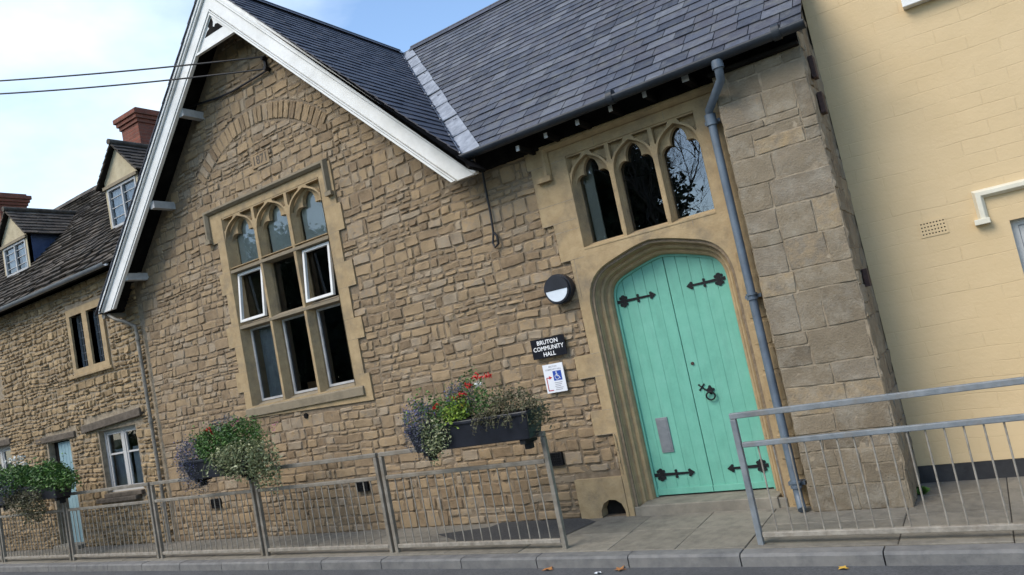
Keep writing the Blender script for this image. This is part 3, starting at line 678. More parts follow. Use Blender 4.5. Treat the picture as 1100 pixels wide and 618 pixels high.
# rough lower jamb stones
rb = MB()
rubble(rb, -3.36, DX-.76, .402, .82, lambda u, v, n: (u, -n-.028, v), hr=(.12, .2), wr=(.15, .3), seed=31, dep=(.006, .016), edge=.02, gap=.008)
rb.build('jamb_stone', 'ashlar', hall); rb = MB()
rubble(rb, DX+.755, -1.62, .0, 2.3, lambda u, v, n: (u, -n-.026, v), hr=(.14, .3), wr=(.2, .3), seed=37, dep=(.004, .014), edge=.016, gap=.008)
rb.build('jamb_stone', 'ashlar', hall)
# upper window
uw = MB()
ULX = [(UX0, -2.80), (-2.765, -2.335), (-2.30, UX1)]
for s, xx in ((1, UX0), (-1, UX1)):
    uw.add([(xx, -.03, UZ0), (xx, -.03, UZ1), (xx+s*.045, .11, UZ1), (xx+s*.045, .11, UZ0)], [(0, 1, 2, 3) if s < 0 else (3, 2, 1, 0)], 0, .6)
    box(uw, xx, xx+s*.046, .11, .4, UZ0, UZ1, 0, .5)
def comb(x0, x1, zb, zt, arches):
    p = [(x1, zt), (x0, zt), (x0, zb)]
    for h in arches: p += [(h[0][0], zb)] + h + [(h[-1][0], zb)]
    return p + [(x1, zb)]
plate(uw, comb(UX0+.001, UX1-.001, 2.74, UZ1+.02, [arch((a+b)/2, (b-a)/2-.006, 3.30, 3.60, 10, .42) for a, b in ULX]), pockets(ULX, 3.628, 3.60, 3.30), -.016, .035, 0, .75)
plate(uw, comb(UX0+.002, UX1-.002, 2.74, UZ1-.002, [cusped((a+b)/2, (b-a)/2-.022, 3.27, 3.575, 14, .38) for a, b in ULX]), [], .05, .105, 0, .6)
uwo = uw.build('entrance_window', ['ashlar', 'dark'], hall, bevel=.003)
for xm in (-2.7825, -2.3175):
    mbm = MB(); sec = [(-.018, -.018), (.018, -.018), (.045, .075), (.045, .13), (-.045, .13), (-.045, .075)]
    va = [(xm+a, b, UZ0) for a, b in sec]; vb = [(xm+a, b, 3.36) for a, b in sec]
    mbm.add(va+vb, [(i, (i+1) % 6, (i+1) % 6+6, i+6) for i in range(6)] + [(5, 4, 3, 2, 1, 0), (6, 7, 8, 9, 10, 11)], 0, .7)
    mbm.build('mullion', 'ashlar', uwo, bevel=.003)
mbm = MB(); sec = [(-.035, 2.665), (-.035, 2.685), (.11, 2.73), (.2, 2.73), (.2, 2.665)]
va = [(UX0-.0, a, b) for a, b in sec]; vb = [(UX1+.0, a, b) for a, b in sec]
mbm.add(va+vb, [(i, i+5, (i+1) % 5+5, (i+1) % 5) for i in range(5)] + [(0, 1, 2, 3, 4), (9, 8, 7, 6, 5)], 0, .9)
mbm.build('sill', 'ashlar', uwo, bevel=.004)
for a, b in ULX:
    m_ = MB(); m_.add([(a+.02, .11, 2.72), (b-.02, .11, 2.72), (b-.02, .11, 3.6), (a+.02, .11, 3.6)], [(0, 1, 2, 3)]); m_.build('pane', 'glass_bright', uwo)
mbm = MB(); hood(mbm, -3.42, -1.62, 3.745, 3.50, wd=.09, lab=.17, right=False, dy=.012)
mbm.build('hood_mould', 'ashlar', uwo, bevel=.003)
m_ = MB(); box(m_, -3.2, -3.08, .2, .22, 2.7, 3.6); m_.build('blind_and_reflection', 'blind_and_reflection', uwo)  # pale strip standing for light reflected off the inner reveal

# --- doors
def leafdoor(sgn):
    m_ = MB(); x0, x1 = (DX-DW+.012, DX-.003) if sgn < 0 else (DX+.003, DX+DW-.012)
    n = 5; wd = (x1-x0)/n
    full = offs(DPATH, -.012)[1:-1]
    def top(xx):
        for (ax, az), (bx, bz) in zip(full[:-1], full[1:]):
            if ax <= xx <= bx: return az+(bz-az)*(xx-ax)/max(1e-6, bx-ax)
        return 1.99
    for k in range(n):
        a, b = x0+k*wd+.0018, x0+(k+1)*wd-.0018
        pts = [(a, .115), (b, .115)] + [(a+(b-a)*q/6, top(min(max(a+(b-a)*q/6, DX-DW+.0125), DX+DW-.0125))) for q in range(6, -1, -1)]
        plate(m_, pts, [], .252+.0006*(k % 2), .30, 0, random.uniform(.2, .85))
    box(m_, x0, x1, .2555, .302, .115, 2.0, 0)                 # backing seen in the grooves
    box(m_, x0, x1, .238, .2515, .117, .175, 0)                 # weather rail
    fr = [(x, z) for x, z in full if (x <= DX if sgn < 0 else x >= DX)]
    return m_.build('door_leaf', 'door', hall, bevel=.002)
dl, dr = leafdoor(-1), leafdoor(1)
m_ = MB()
path = offs(DPATH, .004); path[0] = (path[0][0], .105); path[-1] = (path[-1][0], .105)
sweep(m_, path, [(-.038, .30), (-.038, .228), (-.0, .228), (.0, .30)], 0)
m_.build('door_frame', 'door', hall)
def hinge(parent, xa, xb, z):
    m_ = MB(); s = 1 if xb > xa else -1; y = .249
    L_ = abs(xb-xa)
    T = lambda u, v, n: (xa+s*u, y-n, z+v)
    def pl(poly, y0, y1): plate(m_, poly, [], y0, y1, mp=lambda a, b, c: (xa+s*a, c, z+b))
    pl([(0, -.017), (L_*.3, -.014), (L_-.03, -.009), (L_-.03, .009), (L_*.3, .014), (0, .017)], y-.006, y+.004)
    def disc(cx, cz, r, yy=0): pl([(cx+r*math.cos(q*PI/5), cz+r*math.sin(q*PI/5)) for q in range(10)], y-.0065-yy, y+.003)
    pl([(L_-.05, 0), (L_-.03, .03), (L_-.012, .022), (L_+.015, 0), (L_-.012, -.022), (L_-.03, -.03)], y-.007, y+.003)
    disc(L_-.035, .024, .014, .0004); disc(L_-.035, -.024, .014, .0004)
    for zz in (-1, 1):
        disc(.075, zz*.042, .022, .0008); disc(.105, zz*.032, .016, .0002); disc(.048, zz*.034, .016, .0012)
    pl([(.06, -.04), (.095, -.04), (.095, .04), (.06, .04)], y-.0072, y+.003)
    pl([(L_*.55, -.028), (L_*.55+.02, -.028), (L_*.55+.02, .028), (L_*.55, .028)], y-.0068, y+.003); disc(L_*.55+.01, .03, .013, .0016); disc(L_*.55+.01, -.03, .013, .0016)
    m_.build('strap_hinge', 'iron', parent)
for z in (2.085, .335-.02): hinge(dl, DX-DW+.03, DX-.165, z); hinge(dr, DX+DW-.03, DX+.19, z+.004)
m_ = MB(); box(m_, -3.0, -2.875, .240, .2505, .53, .875); box(m_, -2.985, -2.89, .237, .2405, .548, .857)
m_.build('letter_plate', 'steel', dl, bevel=.002)
m_ = MB(); c = at(744, 390.5, .25); tube(m_, [(c.x, .252, c.z), (c.x, .240, c.z)], .016, 12); m_.build('keyhole_cover', 'rust', dr)
m_ = MB(); c = at(754, 416, .25); c2 = at(763.5, 421, .25)
for q in range(4):
    a = PI/4+q*PI/2; tube(m_, [(c.x, .246, c.z), (c.x+.036*math.cos(a), .246, c.z+.036*math.sin(a))], .006, 6, radii=[.009, .005]); tube(m_, [(c.x+.034*math.cos(a), .252, c.z+.034*math.sin(a)), (c.x+.034*math.cos(a), .242, c.z+.034*math.sin(a))], .009, 8)
m_.build('keyhole_plate', 'iron', dr)
m_ = MB()
tube(m_, [(c2.x, .252, c2.z+.02), (c2.x, .236, c2.z+.02)], .028, 12)
for q in range(4):
    a = q*PI/2; tube(m_, [(c2.x+.03*math.cos(a), .252, c2.z+.02+.03*math.sin(a)), (c2.x+.03*math.cos(a), .243, c2.z+.02+.03*math.sin(a))], .014, 8)
ring = [(c2.x+.042*math.sin(a), .225, c2.z-.035-.038*math.cos(a)) for a in [2*PI*k/20 for k in range(21)]]
tube(m_, ring, .008, 6, cap=False)
m_.build('ring_handle', 'iron', dr)
m_ = MB(); box(m_, DX-.66, DX+.66, -.05, .34, -.05, .10); box(m_, DX-.735, DX+.735, -.03, .0, -.05, .085)
m_.build('doorstep', 'step', hall, bevel=.01)

# air vents
for a, b, c, d in VENTS:
    m_ = MB(); frame(m_, a, b, c, d, .01, -.036, .0); nx = max(3, int((b-a)/.022)); 
    for k in range(1, nx): box(m_, a+(b-a)*k/nx-.003, a+(b-a)*k/nx+.003, -.030, -.02, c+.01, d-.01)
    for k in range(1, 5): box(m_, a+.01, b-.01, -.029, -.021, c+(d-c)*k/5-.003, c+(d-c)*k/5+.003)
    box(m_, a, b, -.012, .01, c, d)
    m_.build('air_vent', 'iron', hall)

# --- buttress / end pier with large worn blocks
bt = MB(); BX0, BX1, BY = -1.585, -.83, -.235
box(bt, BX0+.003, BX1-.003, BY+.0035, .011, -.15, 3.80, 1)
box(bt, -1.2, BX1-.012, .0, .9, -.15, 3.95, 1)
rubble(bt, BX0, BX1, 0, 3.80, lambda u, v, n: (u, BY-n, v), hr=(.15, .25), wr=(.2, .55), seed=53, gap=.006, dep=(.0, .006), rgh=.008, edge=.006, wav=.022, split=.2, broken=True)
rubble(bt, BY+.0, .9, 0, 3.95, lambda u, v, n: (BX1+n, u, v), hr=(.2, .34), wr=(.2, .5), seed=53, gap=.004, dep=(.0, .008), rgh=.014, edge=.006, wav=.02, split=.15)
rubble(bt, .012, -BY, 0, 3.8, lambda u, v, n: (BX0-n, -u, v), hr=(.2, .34), wr=(.26, .5), seed=59, gap=.008, dep=(.0, .012), edge=.012)
bto = bt.build('buttress', ['buttress', 'mortar_light'], hall)
for z, h, yy in ((3.64, .19, -.02), (3.33, .18, .0), (1.82, .15, .06)):
    m_ = MB(); box(m_, BX1+.01, BX1+.05, yy-.055, yy+.055, z-h/2, z+h/2); m_.build('iron_plate', 'rust', bto, bevel=.004)

# --- roofs
rf = MB()
E0, EY = 3.92, -.40                       # front eaves of the long roof
RZ, RYM = 7.52, 3.70
PM = math.atan2(RZ-E0, RYM-EY); cM, sM = math.cos(PM), math.sin(PM)
def mp_main(u, s, n): return (u, EY+s*cM-n*sM, E0+s*sM+n*cM)
S = (RZ-E0)/sM
def yval(z): return EY+(z-E0)*cM/sM
slates(rf, -11.6, -.76, S, mp_main, lo=lambda s: HX+(RZ-(E0+s*sM))+.15+.05*noise.noise(Vector((s*4.3, 3, 1))), seed=71, ex=.19, wr=(.18, .33), lift=.014, jit=.009, th=.008, side=.0035)
def mp_back(u, s, n): return (u, 2*RYM-EY-s*cM+n*sM, E0+s*sM+n*cM)
slates(rf, -7.8, -.76, S, mp_back, seed=72, ex=.4, wr=(.6, .9))
# boarding below the slates
def slab3(mb, a, b, c, d, th, mi):        # quad thickened downward
    n = ((b-a).cross(d-a)).normalized()
    if n.z < 0: n = -n
    vs = [a, b, c, d] + [p-n*th for p in (a, b, c, d)]; mb.add(vs, BF, mi)
V = Vector
slab3(rf, V((HX+RZ-E0+.0, EY, E0-.006)), V((-.765, EY, E0-.006)), V((-.765, RYM, RZ-.006)), V((HX, RYM, RZ-.006)), .03, 2)
slab3(rf, V((HX, 2*RYM-EY, E0-.006)), V((-.765, 2*RYM-EY, E0-.006)), V((-.765, RYM, RZ-.006)), V((HX, RYM, RZ-.006)), .03, 2)
# gable roof, right slope (runs back to the valley) and left slope
def mp_gr(u, s, n): return (HX+(RZ-3.72)-s*.7071+n*.7071, u, 3.72+s*.7071+n*.7071)
SG = (RZ-3.72)/.7071
slates(rf, -.425, 3.8, SG, mp_gr, hi=lambda s: max(-.42, yval(3.72+s*.7071)-.03), seed=73, mi=1, ex=.17, wr=(.18, .3), lift=.014, th=.009)
def mp_gl(u, s, n): return (HX-(RZ-3.72)+s*.7071-n*.7071, u, 3.72+s*.7071+n*.7071)
slates(rf, -.425, 7.0, SG, mp_gl, seed=74, mi=1, ex=.3, wr=(.3, .5))
xr = HX+RZ-3.72; xl = HX-(RZ-3.72)
slab3(rf, V((xr, -.335, 3.714)), V((xr, yval(3.714), 3.714)), V((HX, RYM, RZ-.006)), V((HX, -.335, RZ-.006)), .035, 2)
slab3(rf, V((xl, -.335, 3.714)), V((xl, 7.0, 3.714)), V((HX, 7.0, RZ-.006)), V((HX, -.335, RZ-.006)), .035, 2)
# verge undercloak
rfo = rf.build('roof', ['slate', 'slate_dark', 'dark'], hall)
m_ = MB()      # ridge tiles
x = HX+.2
while x < -.8:
    b = min(x+.45, -.76)
    for s in (-1, 1): m_.add([(x, RYM, RZ+.055), (b-.006, RYM, RZ+.055), (b-.006, RYM+s*.13, RZ-.065), (x, RYM+s*.13, RZ-.065)], [(0, 1, 2, 3) if s < 0 else (3, 2, 1, 0)], 0, random.random())
    tube(m_, [(x, RYM, RZ+.05), (b-.006, RYM, RZ+.05)], .022, 8)
    x = b
y = -.42
while y < RYM-.1:
    b = min(y+.45, RYM)
    for s in (-1, 1): m_.add([(HX, y, RZ+.055), (HX, b-.006, RZ+.055), (HX+s*.13, b-.006, RZ-.065), (HX+s*.13, y, RZ-.065)], [(0, 1, 2, 3) if s > 0 else (3, 2, 1, 0)], 0, random.random())
    tube(m_, [(HX, y, RZ+.05), (HX, b-.006, RZ+.05)], .02, 8)
    y = b
m_.build('ridge_tile', 'slate_dark', rfo)
m_ = MB()      # lead valley with lapped sheets
n = 9
for k in range(n):
    t0, t1 = k/n, (k+1)/n+.012
    def vp(t, side, lift):
        z = E0-.02+(RZ-E0)*t; y = yval(z); xx = HX+RZ-z
        w_ = .21*(1+.4*noise.noise(Vector((t*9, side, 2))))
        if side > 0: return (xx+w_, y, z+.018+lift)          # up on the long roof: moves along x, z constant
        if side < 0: return (xx, y-w_*.35, z+.012+lift)
        return (xx-.006, y-.006, z-.006+lift)
    lf = .006+.007*((k+1) % 2)
    vs = [vp(t0, -1, lf+.008), vp(t0, 0, lf+.004), vp(t0, 1, lf+.016), vp(t1, 1, lf), vp(t1, 0, lf-.004), vp(t1, -1, lf)]
    m_.add(vs, [(0, 1, 4, 5), (1, 2, 3, 4)], 0, random.random())
    a, b, c = [V(vp(t0, q, lf+.012)) for q in (-1, 0, 1)]; tube(m_, [a, b, c], .009, 6)
m_.build('valley_flashing', 'lead', rfo)

# --- bargeboards
BZ = 7.46
def barge(sgn):
    m_ = MB(); zb = 3.70; xe = 3.70
    def band(d0, d1, y0, y1, ze=zb, xend=xe, mi=0):
        p = [(HX, BZ-d0), (HX+sgn*xend, BZ-d0-xend)]
        zi = BZ-d1
        p += [(HX+sgn*xend, max(ze, BZ-d0-xend-.1)), (HX+sgn*(zi-ze), ze), (HX, zi)]
        if BZ-d0-xend <= ze+.001: p = [(HX, BZ-d0), (HX+sgn*(BZ-d0-ze), ze), (HX+sgn*(zi-ze), ze), (HX, zi)]
        plate(m_, p, [], y0, y1, mi)
    band(.0, .40, -.347, -.335)
    band(-.048, .082, -.405, -.3475)
    band(.012, .035, -.42, -.4055)
    band(.1, .312, -.375, -.3475)
    band(.332, .352, -.395, -.3475, ze=zb+.0)
    band(.364, .40, -.385, -.3475, ze=zb+.0)
    return m_.build('bargeboard', 'white', hall, bevel=.004)
bl, br = barge(-1), barge(1)
m_ = MB()      # apex panel, its piercing only painted dark
zt = BZ-.36
half = lambda z: (BZ-.38)-z
b0 = 6.64; b1 = 6.80
plate(m_, [(HX-half(b0)-.05, b0), (HX+half(b0)+.05, b0), (HX+half(b1)+.05, b1), (HX+.02, BZ-.36), (HX-.02, BZ-.36), (HX-half(b1)-.05, b1)], [], -.362, -.340)
plate(m_, [(HX-half(b0)-.03, b0), (HX+half(b0)+.03, b0), (HX+half(b0), b0+.03), (HX-half(b0), b0+.03)], [], -.382, -.362)
m_.build('apex_panel', 'white', hall, bevel=.003)
m_ = MB()
tri = [(HX-.20, 6.815), (HX+.20, 6.815), (HX+.115, 6.90), (HX+.06, 6.915), (HX+.03, 6.885), (HX+.0, 6.90), (HX+.02, 6.96), (HX+.0, 7.03), (HX-.05, 6.985), (HX-.10, 6.94), (HX-.075, 6.90), (HX-.12, 6.885)]
plate(m_, tri, [], -.3645, -.3625); m_.build('opening_shade', 'dark', hall)  # flat dark shape on the panel, painted shade of an opening
for x, z in ((-8.81, 6.05), (-9.82, 4.99), (-10.78, 4.12)):
    for s in (0, 1):
        xx = x if s == 0 else 2*HX-x
        m_ = MB(); zz = z+.13*s; box(m_, xx-.05, xx+.05, -.336, .02, zz-.06, zz+.05); m_.build('purlin', 'greywhite', hall, bevel=.004)
m_ = MB(); box(m_, HX-.05, HX+.05, -.33, .05, 7.22, 7.34); m_.build('purlin', 'greywhite', hall)
# near-black boxes painting the shade beneath the long eaves, and rafter feet
m_ = MB(); box(m_, -4.28, -.84, -.075, .0, 3.80, 4.12); box(m_, -1.6, -.84, -.30, -.03, 3.80, 3.83); m_.build('eaves_shade', 'dark', hall)
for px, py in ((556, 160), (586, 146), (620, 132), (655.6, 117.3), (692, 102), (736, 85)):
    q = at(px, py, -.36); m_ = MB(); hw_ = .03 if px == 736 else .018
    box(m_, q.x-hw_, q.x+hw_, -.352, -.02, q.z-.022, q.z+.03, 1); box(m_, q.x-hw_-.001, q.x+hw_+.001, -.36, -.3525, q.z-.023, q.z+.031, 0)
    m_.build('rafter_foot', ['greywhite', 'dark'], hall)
# gutter
m_ = MB(); GY, GZ, gr = -.455, 3.905, .062
secs = [(GY+gr*math.cos(a), GZ-gr*math.sin(a)*.95) for a in [PI*k/10 for k in range(11)]]
secs2 = [(GY+(gr-.006)*math.cos(a), GZ-(gr-.006)*math.sin(a)*.95) for a in [PI*k/10 for k in range(10, -1, -1)]]
sec = secs+secs2; k = len(sec)
va = [(-4.22, a, b) for a, b in sec]; vb = [(-.73, a, b) for a, b in sec]
m_.add(va+vb, [(i, (i+1) % k, (i+1) % k+k, i+k) for i in range(k)], 0, .5, True)
for xe in (-4.22, -.73): m_.add([(xe, a, b) for a, b in secs], [tuple(range(11))]); m_.add([(xe+.003, a, b) for a, b in secs], [tuple(range(11))])
for xe in (-2.45, -.95): tube(m_, [(xe-.03, GY, GZ-.004), (xe+.03, GY, GZ-.004)], .067, 16)
m_.build('gutter', 'gutter_dark', hall)
m_ = MB(); PX, PY = -1.695, -.15
q0 = at(772, 75, GY)
tube(m_, [(q0.x, GY, 3.86), (q0.x, GY, 3.79)], .05, 14); tube(m_, [(q0.x, GY, 3.86), (q0.x, GY, 3.75), (q0.x-.01, GY+.03, 3.70), (PX+.01, PY-.03, 3.55), (PX, PY, 3.50), (PX, PY, 3.40)], .037, 14)
tube(m_, [(PX, PY, 3.52), (PX, PY, 3.42)], .05, 14)
tube(m_, [(PX, PY, 3.5), (PX, PY, .16), (PX+.005, PY-.02, .10), (PX+.03, PY-.10, .03)], .037, 16)
for z in (3.46, 1.86, .22):
    for dz in (-.02, .02): tube(m_, [(PX, PY, z+dz-.008), (PX, PY, z+dz+.008)], .049, 14)
    box(m_, PX-.07, PX+.07, PY+.03, -.02, z-.015, z+.015)
m_.build('downpipe', 'gutter', hall)
# gable foot, left: gutter end and pipe shared with the cottage side
m_ = MB()
a = at(128, 338, -.28); 
tube(m_, [(-11.45, -.30, 3.66), (-11.30, -.30, 3.56), (-11.2, -.22, 3.50), (-11.13, -.1, 3.40), (-11.12, -.09, 3.25)], .028, 12)
tube(m_, [(-11.12, -.09, 3.3), (-11.10, -.09, .02)], .028, 12)
for z in (3.2, 1.9, .6): tube(m_, [(-11.115, -.09, z-.03), (-11.115, -.09, z+.03)], .038, 12)
tube(m_, [(-11.56, -.33, 3.66), (-11.56, 6.9, 3.66)], .045, 10)
m_.build('downpipe', 'rail', hall)

# ================================================================== cottage
CX0, CX1 = -26.0, -11.02
cot = root('stone_cottage', (-15, 0, 0), 'old stone cottage with dormers, mossy stone tiled roof and a pale blue door', 'cottage')
cw = MB()
UPW = [(-13.20, -12.79), (-12.64, -12.26)]; UZa, UZb = 3.03, 3.95
LW = (-12.86, -11.74, .86, 1.90); CD = (-14.62, -13.84, .05, 1.88); FW = (-17.3, -16.07, .9, 2.0)
holes = [rect(a, b, UZa, UZb) for a, b in UPW] + [rect(*LW), rect(*CD), rect(*FW), rect(-17.2, -16.2, 3.05, 3.95)]
plate(cw, rect(CX0, CX1, -.15, 4.46), holes, .015, .45, 1)
box(cw, CX0, CX0+.4, .45, 5.0, -.15, 4.4, 1); box(cw, CX0, CX1-.02, 4.7, 5.1, -.15, 4.4, 1); box(cw, -11.45, -11.05, .45, 5, -.15, 4.4, 1)
plate(cw, [(-.0, 4.4), (5.1, 4.4), (2.5, 7.1)], [], CX0, CX0+.4, 1, mp=lambda a, b, c: (c, a, b))
plate(cw, [(.1, 4.4), (5.1, 4.4), (2.5, 7.1)], [], -11.4, -11.1, 1, mp=lambda a, b, c: (c, a, b))
exc = [(-13.36, -12.08, 2.88, 4.10), (-13.26, -11.50, 1.90, 2.10), (LW[0]-.03, LW[1]+.03, .70, 1.9), (CD[0]-.05, CD[1]+.05, 0, 1.9), (CD[0]-.16, CD[1]+.3, 1.88, 2.02), (FW[0]-.05, FW[1]+.02, .8, 2.14), (-17.35, -16.05, 2.9, 4.1)]
rubble(cw, CX0, CX1-.12, 0, 4.46, lambda u, v, n: (u, .01-n, v), excl=exc, seed=91, hr=(.06, .11), wr=(.1, .30), gap=.018, dep=(.006, .035), rgh=.014, edge=.016, wav=.05, split=.2, broken=True)
cw.build('wall', ['cottage', 'mortar_light'], cot)
m_ = MB()
for a, b in UPW: box(m_, a, b, .1, .11, UZa, UZb)
# windows
cu = MB(); plate(cu, rect(-13.30, -12.14, 2.92, 4.07), [rect(a, b, UZa, UZb) for a, b in UPW], -.022, .14, 0, .9)
box(cu, -13.40, -12.04, -.06, -.031, 2.88, 2.93, 0, .3)
cuo = cu.build('window', 'ashlar', cot, bevel=.008)
for a, b in UPW:
    m_ = MB(); m_.add([(a, .122, UZa), (b, .122, UZa), (b, .122, UZb), (a, .122, UZb)], [(0, 1, 2, 3)]); m_.build('pane', 'glass_bright', cuo)
    m_ = MB(); frame(m_, a, b, UZa, UZb, .018, .10, .13)
    for k in range(1, 4): box(m_, a+(b-a)*k/4-.004, a+(b-a)*k/4+.004, .108, .119, UZa, UZb)
    for k in range(1, 7): box(m_, a, b, .109, .118, UZa+(UZb-UZa)*k/7-.004, UZa+(UZb-UZa)*k/7+.004)
    m_.build('lead_lattice', 'steel', cuo)
def curtains(x0, x1, z0, z1, y, parent, gapf=.0, split_top=True):
    m_ = MB(); n = 26
    for i in range(n):
        xa = x0+(x1-x0)*i/n; xb = x0+(x1-x0)*(i+1)/n
        if gapf and abs((i+.5)/n-.5) < gapf/2: continue
        ya = y+.018*math.sin(i*1.5); yb = y+.018*math.sin((i+1)*1.5)
        m_.add([(xa, ya, z0), (xb, yb, z0), (xb, yb, z1), (xa, ya, z1)], [(0, 1, 2, 3)], 0, .5, True)
    m_.build('curtain', 'curtain', parent)
curtains(-13.2, -12.26, 3.0, 3.95, .19, cuo, .05)
def casement_window(x0, x1, z0, z1, yf, parent, lab=None, matf='sashpaint', bars=True):
    w_ = MB(); xm = (x0+x1)/2
    frame(w_, x0, x1, z0, z1, .05, yf, yf+.07); box(w_, xm-.04, xm+.04, yf, yf+.07, z0+.05, z1-.05)
    o = w_.build('window', matf, parent, bevel=.004)
    for a, b in ((x0+.05, xm-.04), (xm+.04, x1-.05)):
        s = MB(); frame(s, a+.003, b-.003, z0+.053, z1-.053, .035, yf+.012, yf+.05); zz = z0+(z1-z0)*.60; box(s, a+.035, b-.035, yf+.018, yf+.045, zz-.015, zz+.015)
        s.build('sash', matf, o, bevel=.003)
        g_ = MB(); g_.add([(a+.02, yf+.03, z0+.07), (b-.02, yf+.03, z0+.07), (b-.02, yf+.03, z1-.07), (a+.02, yf+.03, z1-.07)], [(0, 1, 2, 3)]); g_.build('pane', 'glass', o)
    return o
lo_ = casement_window(*LW[:2], *LW[2:], .10, cot)
curtains(LW[0]+.05, LW[1]-.05, LW[2], LW[3]-.35, .20, lo_, .06)
fo = casement_window(*FW[:2], *FW[2:], .10, cot)
fo2 = casement_window(-17.2, -16.2, 3.05, 3.95, .10, cot)
m_ = MB(); boxm(m_, Matrix.Translation((-12.36, .0, 2.035)) @ Matrix.Rotation(-.05, 4, 'Y'), 1.84, .12, .13); m_.build('lintel', 'lintel', cot, bevel=.012)
m_ = MB(); box(m_, -13.06, -11.85, -.09, .1, .72, .79); box(m_, LW[0], LW[1], -.05, .12, .79, .858); m_.build('window_sill', 'lintel', cot, bevel=.01)
m_ = MB(); box(m_, -15.0, -13.6, -.02, .09, 1.90, 2.01); m_.build('lintel', 'lintel', cot, bevel=.012)
m_ = MB(); box(m_, -17.4, -15.95, -.04, .09, 2.02, 2.14); m_.build('lintel', 'lintel', cot, bevel=.012)
d_ = MB(); n = 5; x0, x1 = CD[0]+.20, CD[1]-.02
for k in range(n): box(d_, x0+(x1-x0)*k/n+.003, x0+(x1-x0)*(k+1)/n-.003, .09, .13, .07, 1.86)
box(d_, x0, x1, .10, .14, .07, 1.86)
do = d_.build('door', 'blue_door', cot, bevel=.003)
m_ = MB(); tube(m_, [(x1-.08, .09, .98), (x1-.08, .05, .98)], .018, 10); m_.build('door_knob', 'iron', do)
m_ = MB(); box(m_, CD[0], CD[0]+.19, .12, .2, .0, 1.88); box(m_, CD[0], CD[1], .2, .24, .0, 1.88); m_.build('door_jamb', 'dark', cot)
m_ = MB(); box(m_, CD[0]-.05, CD[1]+.05, -.12, .2, -.02, .07); m_.build('doorstep', 'step', cot, bevel=.01)
# cottage roof
cr_ = MB(); cz, cy, tp = 4.50, -.22, 1.05; ang_ = math.atan(tp); ca, sa = math.cos(ang_), math.sin(ang_)
RY, RZC = 2.5, 4.5+1.05*2.72
SC = (RY-cy)/ca
def mp_c(u, s, n): return (u, cy+s*ca-n*sa, cz+s*sa+n*ca)
slates(cr_, CX0-.1, -10.9, SC, mp_c, seed=95, ex=.15, wr=(.14, .42), th=.04, lift=.045, jit=.028, wob=.08)
def mp_cb(u, s, n): return (u, 2*RY-(cy+s*ca-n*sa), cz+s*sa+n*ca)
slates(cr_, CX0-.1, -11.2, SC, mp_cb, seed=96, ex=.4, wr=(.5, .9), th=.028, lift=.03)
slab3(cr_, V((CX0-.1, cy, cz-.03)), V((-11.05, cy, cz-.03)), V((-11.05, RY, RZC-.03)), V((CX0-.1, RY, RZC-.03)), .05, 1)
slab3(cr_, V((CX0-.1, 2*RY-cy, cz-.03)), V((-11.05, 2*RY-cy, cz-.03)), V((-11.05, RY, RZC-.03)), V((CX0-.1, RY, RZC-.03)), .05, 1)
cro = cr_.build('roof', ['tile', 'dark'], cot)
m_ = MB(); x = CX0-.1
while x < -11.2:
    zz = RZC+.04+.02*noise.noise(Vector((x*.5, 0, 0)))
    for s in (-1, 1): m_.add([(x, RY, zz+.05), (x+.44, RY, zz+.05), (x+.44, RY+s*.16, zz-.12), (x, RY+s*.16, zz-.12)], [(0, 1, 2, 3) if s < 0 else (3, 2, 1, 0)], 0, random.random())
    x += .45
m_.build('ridge_tile', 'tile', cro)
m_ = MB(); sec = [(-.30+.055*math.cos(a), 4.48-.055*math.sin(a)) for a in [PI*k/8 for k in range(9)]]
va = [(CX0, a, b) for a, b in sec]; vb = [(-11.33, a, b) for a, b in sec]
m_.add(va+vb, [(i, i+1, i+10, i+9) for i in range(8)], 0, .5, True); m_.add([(x, y+.0, z+.004) for x, y, z in va+vb], [(i+9, i+10, i+1, i) for i in range(8)], 0, .5, True)
m_.build('gutter', 'steel', cot)
